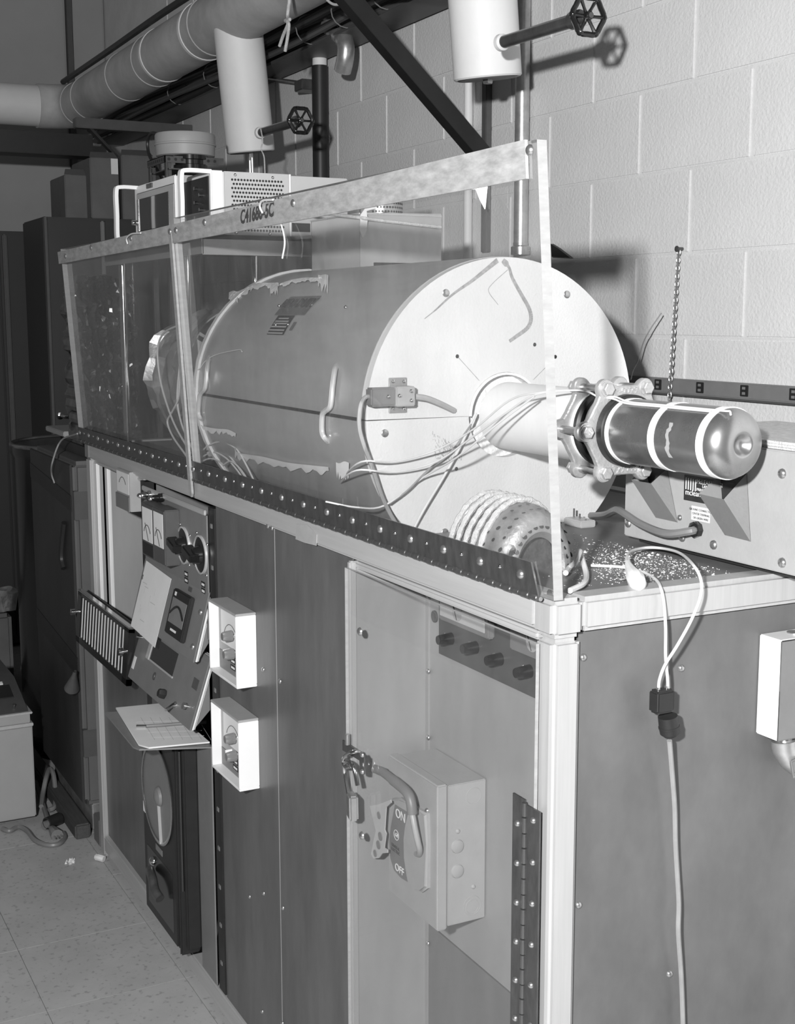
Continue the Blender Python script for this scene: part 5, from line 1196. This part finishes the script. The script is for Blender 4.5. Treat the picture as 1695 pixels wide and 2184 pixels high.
bm = nb(); a = PY(645, 183, W-.06); box(bm, a.x-.035, a.x+.04, W-.08, W-.001, a.z-.02, a.z+.02, .003); obj('clamp', bm, 'steel_dark', hbt)
# ================================================================= RIGHT WALL FITTINGS
za, zb2 = 1.672, 1.640
rw_ = thing('outlet_strip', 'grey multi-outlet raceway strip with black sockets along the block wall', 'outlet strip', (-.6, W-.02, 1.63))
bm = nb(); box(bm, -1.32, .6, W-.022, W-.0005, 1.637, 1.674, .003); obj('raceway', bm, 'grey_mid', rw_)
bm = nb(); box(bm, -1.32, .6, W-.019, W-.0008, 1.632, 1.637, .001); obj('lower_edge', bm, 'grey_dark', rw_)
for x in (-1.085, -.926, -.772, -.615, -.46):
    bm = nb(); box(bm, x-.013, x+.013, W-.0245, W-.021, 1.644, 1.670, .001); so = obj('socket', bm, 'black', rw_)
    bm = nb()
    for dz in (-.006, .006): box(bm, x-.005, x+.005, W-.0252, W-.024, 1.657+dz-.003, 1.657+dz+.003)
    obj('socket_slots', bm, 'grey_mid', so)
ch = thing('chain', 'thin steel link chain hanging from a nail in the block wall', 'chain', PY(1428, 845, W-.03))
A = PY(1447, 538, W-.012); B = PY(1427, 850, W-.034); n = 38
bm = nb(); ringp = [(.0045*math.cos(a), 0, .0078*math.sin(a)) for a in [2*math.pi*i/12 for i in range(12)]]; tube(bm, ringp, .0015, 6, True); lkm = mesh_of(bm, 'steel')
for i in range(n):
    p = A+(B-A)*(i/(n-1)); inst(lkm, 'link', ch, Matrix.Translation(p) @ Matrix.Rotation(.4+(math.pi/2 if i % 2 else 0), 4, 'Z'))
bm = nb(); cyl(bm, A+Vector((0, .013, .008)), A+Vector((0, -.006, .008)), .0045, n=10); dome(bm, A+Vector((0, -.006, .008)), (0, -1, 0), .008, .004, 10); obj('nail', bm, 'steel_dark', ch)
lead('thin_wire', [PY(1410, 668, W-.05), PY(1388, 700, W-.06), PY(1372, 730, W-.06), PY(1362, 765, W-.06), PY(1350, 790, W-.08), PY(1345, 810, W-.1)], .0016, 'wire_grey', 'thin dark wire curling up the block wall behind the furnace')
bm = nb(); prism(bm, [PY(a, b, W-.02) for a, b in ((1174, 520), (1190, 530), (1216, 550), (1176, 548))], (0, .01, 0)); tag(obj('card_scrap', bm, 'black'), 'dark scrap of card behind the furnace top', 'scrap')
# ================================================================= FAR LEFT BACKGROUND
def lock_door(t, y0, y1, z0, z1, x, m): bm = nb(); box(bm, x, x+.02, y0, y1, z0, z1, .004); return obj('door', bm, m, t)
XK = -5.75
lk1 = thing('steel_locker', 'dark tall steel locker against the far wall', 'locker', (XK, .0, 0))
zt1 = PX(45, 493, XK+.02).z; y1 = PX(93, 497, XK+.02).y
bm = nb(); box(bm, XK-.45, XK, y1-1.2, y1, .02, zt1, .004); obj('body', bm, 'locker', lk1)
for i in range(5): lock_door(lk1, y1-.24*(i+1)+.004, y1-.24*i-.004, .06, zt1-.02, XK, 'locker')
for i in range(3): bm = nb(); box(bm, XK+.022, XK+.05, y1-.24*i-.225, y1-.24*i-.20, .1, zt1-.02, .006); obj('door_seam', bm, 'grey_dark', lk1)
XK2 = -4.6
zt2 = PX(100, 462, XK2).z; ya = PX(97, 600, XK2).y; yc = PX(330, 500, XK2).y
lk2 = thing('storage_cabinet', 'nearly black double-door cabinet with chrome handle behind the bench', 'cabinet', (XK2, .5, 0))
bm = nb(); box(bm, XK2-.45, XK2, ya, 1.04, .02, zt2, .006); obj('body', bm, 'locker', lk2)
ysp = PX(215, 480, XK2).y
lock_door(lk2, ya+.012, ysp-.004, .05, zt2-.012, XK2, 'locker'); lock_door(lk2, ysp+.012, 1.03, .05, zt2-.012, XK2, 'locker')
bm = nb(); box(bm, XK2, XK2+.028, ysp-.008, ysp+.010, .05, zt2-.014, .004); obj('door_strip', bm, 'grey_mid', lk2)
bm = nb(); box(bm, XK2, XK2+.026, ya, ya+.012, .02, zt2, .003); obj('edge_strip', bm, 'grey_dark', lk2)
p = PX(128, 887, XK2+.02); bm = nb(); tube(bm, smooth([p, p+Vector((.04, 0, .004)), p+Vector((.05, .012, .0)), p+Vector((.05, .05, -.004))], 4), .008, 10); lathe(bm, [(0, .018), (.006, .016), (.008, 0)], p, X1, 16); obj('door_handle', bm, 'chrome', lk2)
def carton(lab, pa, pb, x, dx, top=True):
    a = PX(*pa, x); b = PX(*pb, x); t = thing('carton', lab, 'box', (x, (a.y+b.y)/2, b.z)); bm = nb(); box(bm, x-dx, x, a.y, b.y, zt2+.001, a.z, .004); bo = obj('box', bm, 'brown_card', t)
    bm = nb(); prism(bm, [(x, a.y, a.z), (x, b.y, a.z), (x-.04, b.y-.01, a.z+.03), (x-.06, a.y+.02, a.z+.03)], (-.003, 0, .002)); obj('flap', bm, 'brown_card', t); return t, a, b
carton('dark cardboard carton on the black cabinet, lower one without label', (137, 372), (192, 470), XK2-.12, .3)
t, a, b = carton('dark cardboard carton with white label on the black cabinet', (191, 335), (256, 455), XK2-.04, .35)
q0 = PX(236, 338, XK2-.04+.001); q1 = PX(252, 372, XK2-.04+.001); bm = nb(); box(bm, q0.x, q0.x+.001, q0.y, q1.y, q1.z, q0.z); obj('label', bm, 'paper', t)
carton('wide grey carton on the black cabinet beside the labelled one', (258, 330), (330, 455), XK2-.06, .3)
# drum
dc = PX(196, 942, -3.95); RD = .33
dr = thing('open_drum', 'tall open-topped dark metal drum with a shiny rim behind the wrapped crate', 'drum', (-3.95, dc.y, 0))
bm = nb(); lathe(bm, [(0.0, RD), (dc.z-.05, RD), (dc.z-.03, RD+.008), (dc.z, RD+.006), (dc.z, RD-.006), (dc.z-.25, RD-.01), (dc.z-.25, 0)], (-3.95, dc.y, 0), (0, 0, 1), 48); obj('shell', bm, 'black_gloss', dr)
mat('rim_steel', .35, .22, .9, .3, 12)
bm = nb(); lathe(bm, [(0, RD-.008), (.09, RD-.007)], (-3.95, dc.y, dc.z-.095), (0, 0, 1), 48, caps=False); obj('inner_band', bm, 'rim_steel', dr)
bm = nb(); tube(bm, [(-3.95+RD*math.cos(a), dc.y+RD*math.sin(a), dc.z) for a in [2*math.pi*i/48 for i in range(48)]], .009, 8, True); obj('rim', bm, 'rim_steel', dr)
# wrapped crate
WX = -2.86; wy = -.020; wz1 = PX(170, 985, WX).z; wx0 = PY(72, 1100, wy).x
cr2 = thing('wrapped_crate', 'tall crate wrapped in dark sheet with tape and black straps beside the bench end', 'crate', (-3.2, .2, 0))
bm = nb(); box(bm, wx0, WX, wy, .62, .12, wz1, .02, 3); cbo = obj('wrapped_body', bm, 'wrap_mid', cr2)
bm = nb(); box(bm, wx0, WX-.012, wy-.004, wy+.004, .13, wz1-.01, .002); obj('front_sheet', bm, 'wrap_dark', cr2)  # darker than the body: this side's weaker light put into its colour
bm = nb(); box(bm, wx0+.04, WX-.02, wy+.03, .6, .02, .12, .004); obj('plinth', bm, 'galv', cr2)
for z, h in ((wz1-.14, .055), (.62, .07)):
    bm = nb(); prism(bm, [(wx0, wy-.006, z+.02), (WX-.005, wy-.006, z-.03), (WX-.005, wy-.006, z-.03+h), (wx0, wy-.006, z+.02+h)], (0, .002, 0)); obj('strap', bm, 'black', cr2)
for z in (wz1-.20, .73, .30):
    bm = nb(); box(bm, WX-.03, WX+.0015, wy+.004, .45, z, z+.10, .002); obj('tape_band', bm, 'wrap_gloss' if 'wrap_gloss' in MATS else 'grey_dark', cr2)
bm = nb(); tube(bm, smooth([PY(138, 1115, wy-.01), PY(133, 1160, wy-.012), PY(132, 1190, wy-.012), PY(137, 1212, wy-.01)], 4), .012, 8); obj('strap_loop', bm, 'black', cr2)
bm = nb(); box(bm, wx0+.2, WX-.05, .05, .5, wz1, wz1+.045, .006); obj('top_board', bm, 'wrap_dark', cr2)
bm = nb(); box(bm, WX-.75, WX-.45, .06, .25, wz1+.045, wz1+.065, .003); obj('white_slip', bm, 'machine_light', cr2)
cn = PY(160, 1465, wy-.05)
bm = nb(); lathe(bm, [(0, .006), (.02, .008), (.095, .026), (.096, .024), (.03, .008)], PY(160, 1432, wy-.03), PY(150, 1484, wy-.03)-PY(160, 1432, wy-.03), 24, caps=False); obj('hanging_funnel', bm, 'grey_dark', cr2)
bm = nb(); tube(bm, smooth([PY(165, 925, wy), PY(130, 940, wy), PY(112, 985, wy-.03), PY(110, 1010, wy-.02), PY(116, 1030, wy-.01)], 5), .003, 6); tag(obj('thin_cable', bm, 'wire_grey'), 'thin pale cable drooping from the guard corner to the crate', 'cable')
bm = nb(); Nn = 60
fbx = [[None]*(Nn+1) for _ in range(Nn+1)]
g = [[bm.verts.new((-2.93-.03*math.sin(i*.8+j*.5), .03+.20*i/Nn, wz1+.05+(1.96-wz1-.05)*j/Nn)) for j in range(Nn+1)] for i in range(Nn+1)]
for i in range(Nn):
    for j in range(Nn): bm.faces.new((g[i][j], g[i+1][j], g[i+1][j+1], g[i][j+1]))
rough_bm(bm, .022, 20, 5); rough_bm(bm, .010, 70, 9)
for v_ in bm.verts: v_.co.z = max(v_.co.z, wz1+.047)
ex = bmesh.ops.extrude_face_region(bm, geom=bm.faces[:]); bmesh.ops.translate(bm, verts=[q for q in ex['geom'] if isinstance(q, bmesh.types.BMVert)], vec=(-.16, 0, 0))
mat('film', .24, .30, .9, .6, 14)
tag(obj('foil_bale', bm, 'film', None, ang=.25), 'bale wrapped in crumpled dark reflective foil standing on the crate', 'bale')
# pallet beam and debris near the floor
bm = nb(); box(bm, -4.4, -2.87, -.055, .0, .0, .055, .006); tag(obj('wooden_beam', bm, 'wood'), 'rough wooden skid lying on the floor under the crate', 'beam')
bm = nb(); lathe(bm, [(0, .022), (.06, .022), (.062, .018), (.0, .017)], PZ(127, 1745, .03), (.25, -.45, .0), 20, caps=False); tag(obj('rubber_hose', bm, 'black'), 'short black rubber hose end on the floor by the skid', 'hose')
bm = nb(); lathe(bm, [(0, .016), (.05, .016), (.05, 0)], PZ(117, 1752, .018), (.25, -.5, .0), 16); tag(obj('metal_sleeve', bm, 'grey_mid'), 'short grey pipe sleeve lying beside the rubber hose', 'pipe')
bm = nb(); box(bm, WX+.01, WX+.09, .005, .04, 0, .10, .004); tag(obj('crate_foot', bm, 'brown_card'), 'small dark wooden foot block beside the bench post', 'block')
bm = nb(); tube(bm, smooth([PZ(206, 1828, .012), PZ(212, 1829, .014), PZ(222, 1832, .012)], 4), .011, 8); tag(obj('rag', bm, 'paper'), 'crumpled white rag scrap at the foot of the bench post', 'rag')
bm = nb(); c_ = PZ(150, 1838, .0)
for i in range(26):
    a = random.random()*6.28; r = random.random()*.022; p = c_+Vector((r*math.cos(a), r*math.sin(a), 0)); s = random.uniform(.003, .007)
    A = [bm.verts.new(p+Vector((s*math.cos(k*2.1+a), s*math.sin(k*2.1+a), 0))) for k in range(3)]; tp = bm.verts.new(p+Vector((0, 0, s*1.6)))
    for k in range(3): bm.faces.new((A[k], A[(k+1) % 3], tp))
tag(obj('glass_shards', bm, 'paper'), 'small heap of white crumbs on the floor tiles', 'crumbs')['kind'] = 'stuff'
# white machine on the floor
GX = -3.10; gy1 = PX(76, 1700, GX).y; gz1 = PX(66, 1548, GX).z
mach = thing('floor_machine', 'pale floor-standing machine cabinet with dark sloped console on top', 'machine', (GX-.3, gy1-.3, 0))
bm = nb(); box(bm, GX-.6, GX, gy1-.75, gy1, .025, gz1, .004); obj('cabinet', bm, 'machine_light', mach)
bm = nb(); box(bm, GX-.6, GX+.006, gy1-.755, gy1+.003, gz1, gz1+.012, .002); obj('top_trim', bm, 'alu', mach)
bm = nb(); box(bm, GX-.58, GX-.004, gy1-.74, gy1-.006, gz1+.012, gz1+.045, .002); obj('plinth', bm, 'machine_light', mach)
bm = nb(); box(bm, GX-.6, GX+.004, gy1-.752, gy1+.002, gz1+.045, gz1+.053, .002); obj('top_trim', bm, 'alu', mach)
zc2 = PX(55, 1440, GX-.25).z
bm = nb(); prism(bm, [(GX-.01, gy1-.70, gz1+.053), (GX-.25, gy1-.70, zc2), (GX-.58, gy1-.70, zc2), (GX-.58, gy1-.70, gz1+.053)], (0, .69, 0)); con = obj('console', bm, 'grey_dark', mach)
d_ = (Vector((GX-.25, 0, zc2))-Vector((GX-.01, 0, gz1+.053))); L_ = d_.length; d_.normalize(); M = axesM((GX-.01, gy1-.70, gz1+.053), (0, 1, 0), d_)
bm = nb(); box(bm, .56, .66, L_*.42, L_*.78, .0, .003, .001, 1, M); obj('dark_window', bm, 'black', con)
bm = nb(); box(bm, .53, .64, L_*.80, L_*.87, .0, .006, .001, 1, M); obj('label_strip', bm, 'paper', con)
for s in (.50, .58, .645): bm = nb(); lathe(bm, [(0, .004), (.012, .004), (.014, .006), (.018, .006), (.018, 0)], M @ Vector((s, L_*.12, 0)), M.to_3x3() @ Vector((0, 0, 1)), 10); obj('toggle', bm, 'chrome', con)
# power cords on the floor
def fz(px, py, z=.008): return PZ(px, py, z)
lead('power_cord', [fz(5, 1768), fz(20, 1772), fz(40, 1764), fz(58, 1772), fz(75, 1792), fz(100, 1802), (fz(125, 1800)), fz(138, 1786), fz(135, 1776)], .009, 'grey_mid', 'grey power cord snaking out under the pale machine')
lead('power_cord', [fz(76, 1668, .05), fz(86, 1698, .03), fz(96, 1730, .02), fz(104, 1756, .015), fz(110, 1768, .014)], .009, 'grey_mid', 'grey power cord leading down to the loose plug')
lead('power_cord', [fz(88, 1720, .03), fz(92, 1690, .05), fz(98, 1660, .09), fz(106, 1640, .10), fz(114, 1652, .09), fz(118, 1690, .04), fz(116, 1720, .02), fz(104, 1728, .015)], .009, 'grey_mid', 'grey cord coiled in a loop behind the loose plug')
pg = thing('loose_plug', 'grey three-pin power plug lying on the floor tiles', 'plug', fz(122, 1778, 0))
a = fz(110, 1766, .016); b = fz(122, 1782, .016)
bm = nb(); tube(bm, [a, a+(b-a)*.3, a+(b-a)*.8, b], [.010, .016, .022, .022], 10); obj('plug_body', bm, 'grey_mid', pg)
d_ = (b-a).normalized(); s_ = Vector((0, 0, 1)).cross(d_)
for k in (-1, 0, 1): bm = nb(); cyl(bm, b+s_*.011*k, b+s_*.011*k+d_*.024, .0030, n=6); obj('pin', bm, 'steel', pg)
# dark background machine glimpsed at the left edge
bgp = PX(20, 1290, -4.9)
bm = nb(); box(bm, -5.2, -4.8, -.6, PX(25, 1300, -4.8).y, .0, PX(10, 1310, -4.8).z, .02); tag(obj('dark_crate', bm, 'brown_card'), 'low dark crate on the floor before the lockers', 'crate')
bm = nb(); lathe(bm, [(0, .05), (.08, .06), (.1, .04), (.1, 0)], PX(12, 1300, -4.85), (0, 0, 1), 16); rough_bm(bm, .02, 25); tag(obj('foil_bundle', bm, 'foil'), 'small crumpled foil bundle on the low dark crate', 'foil')
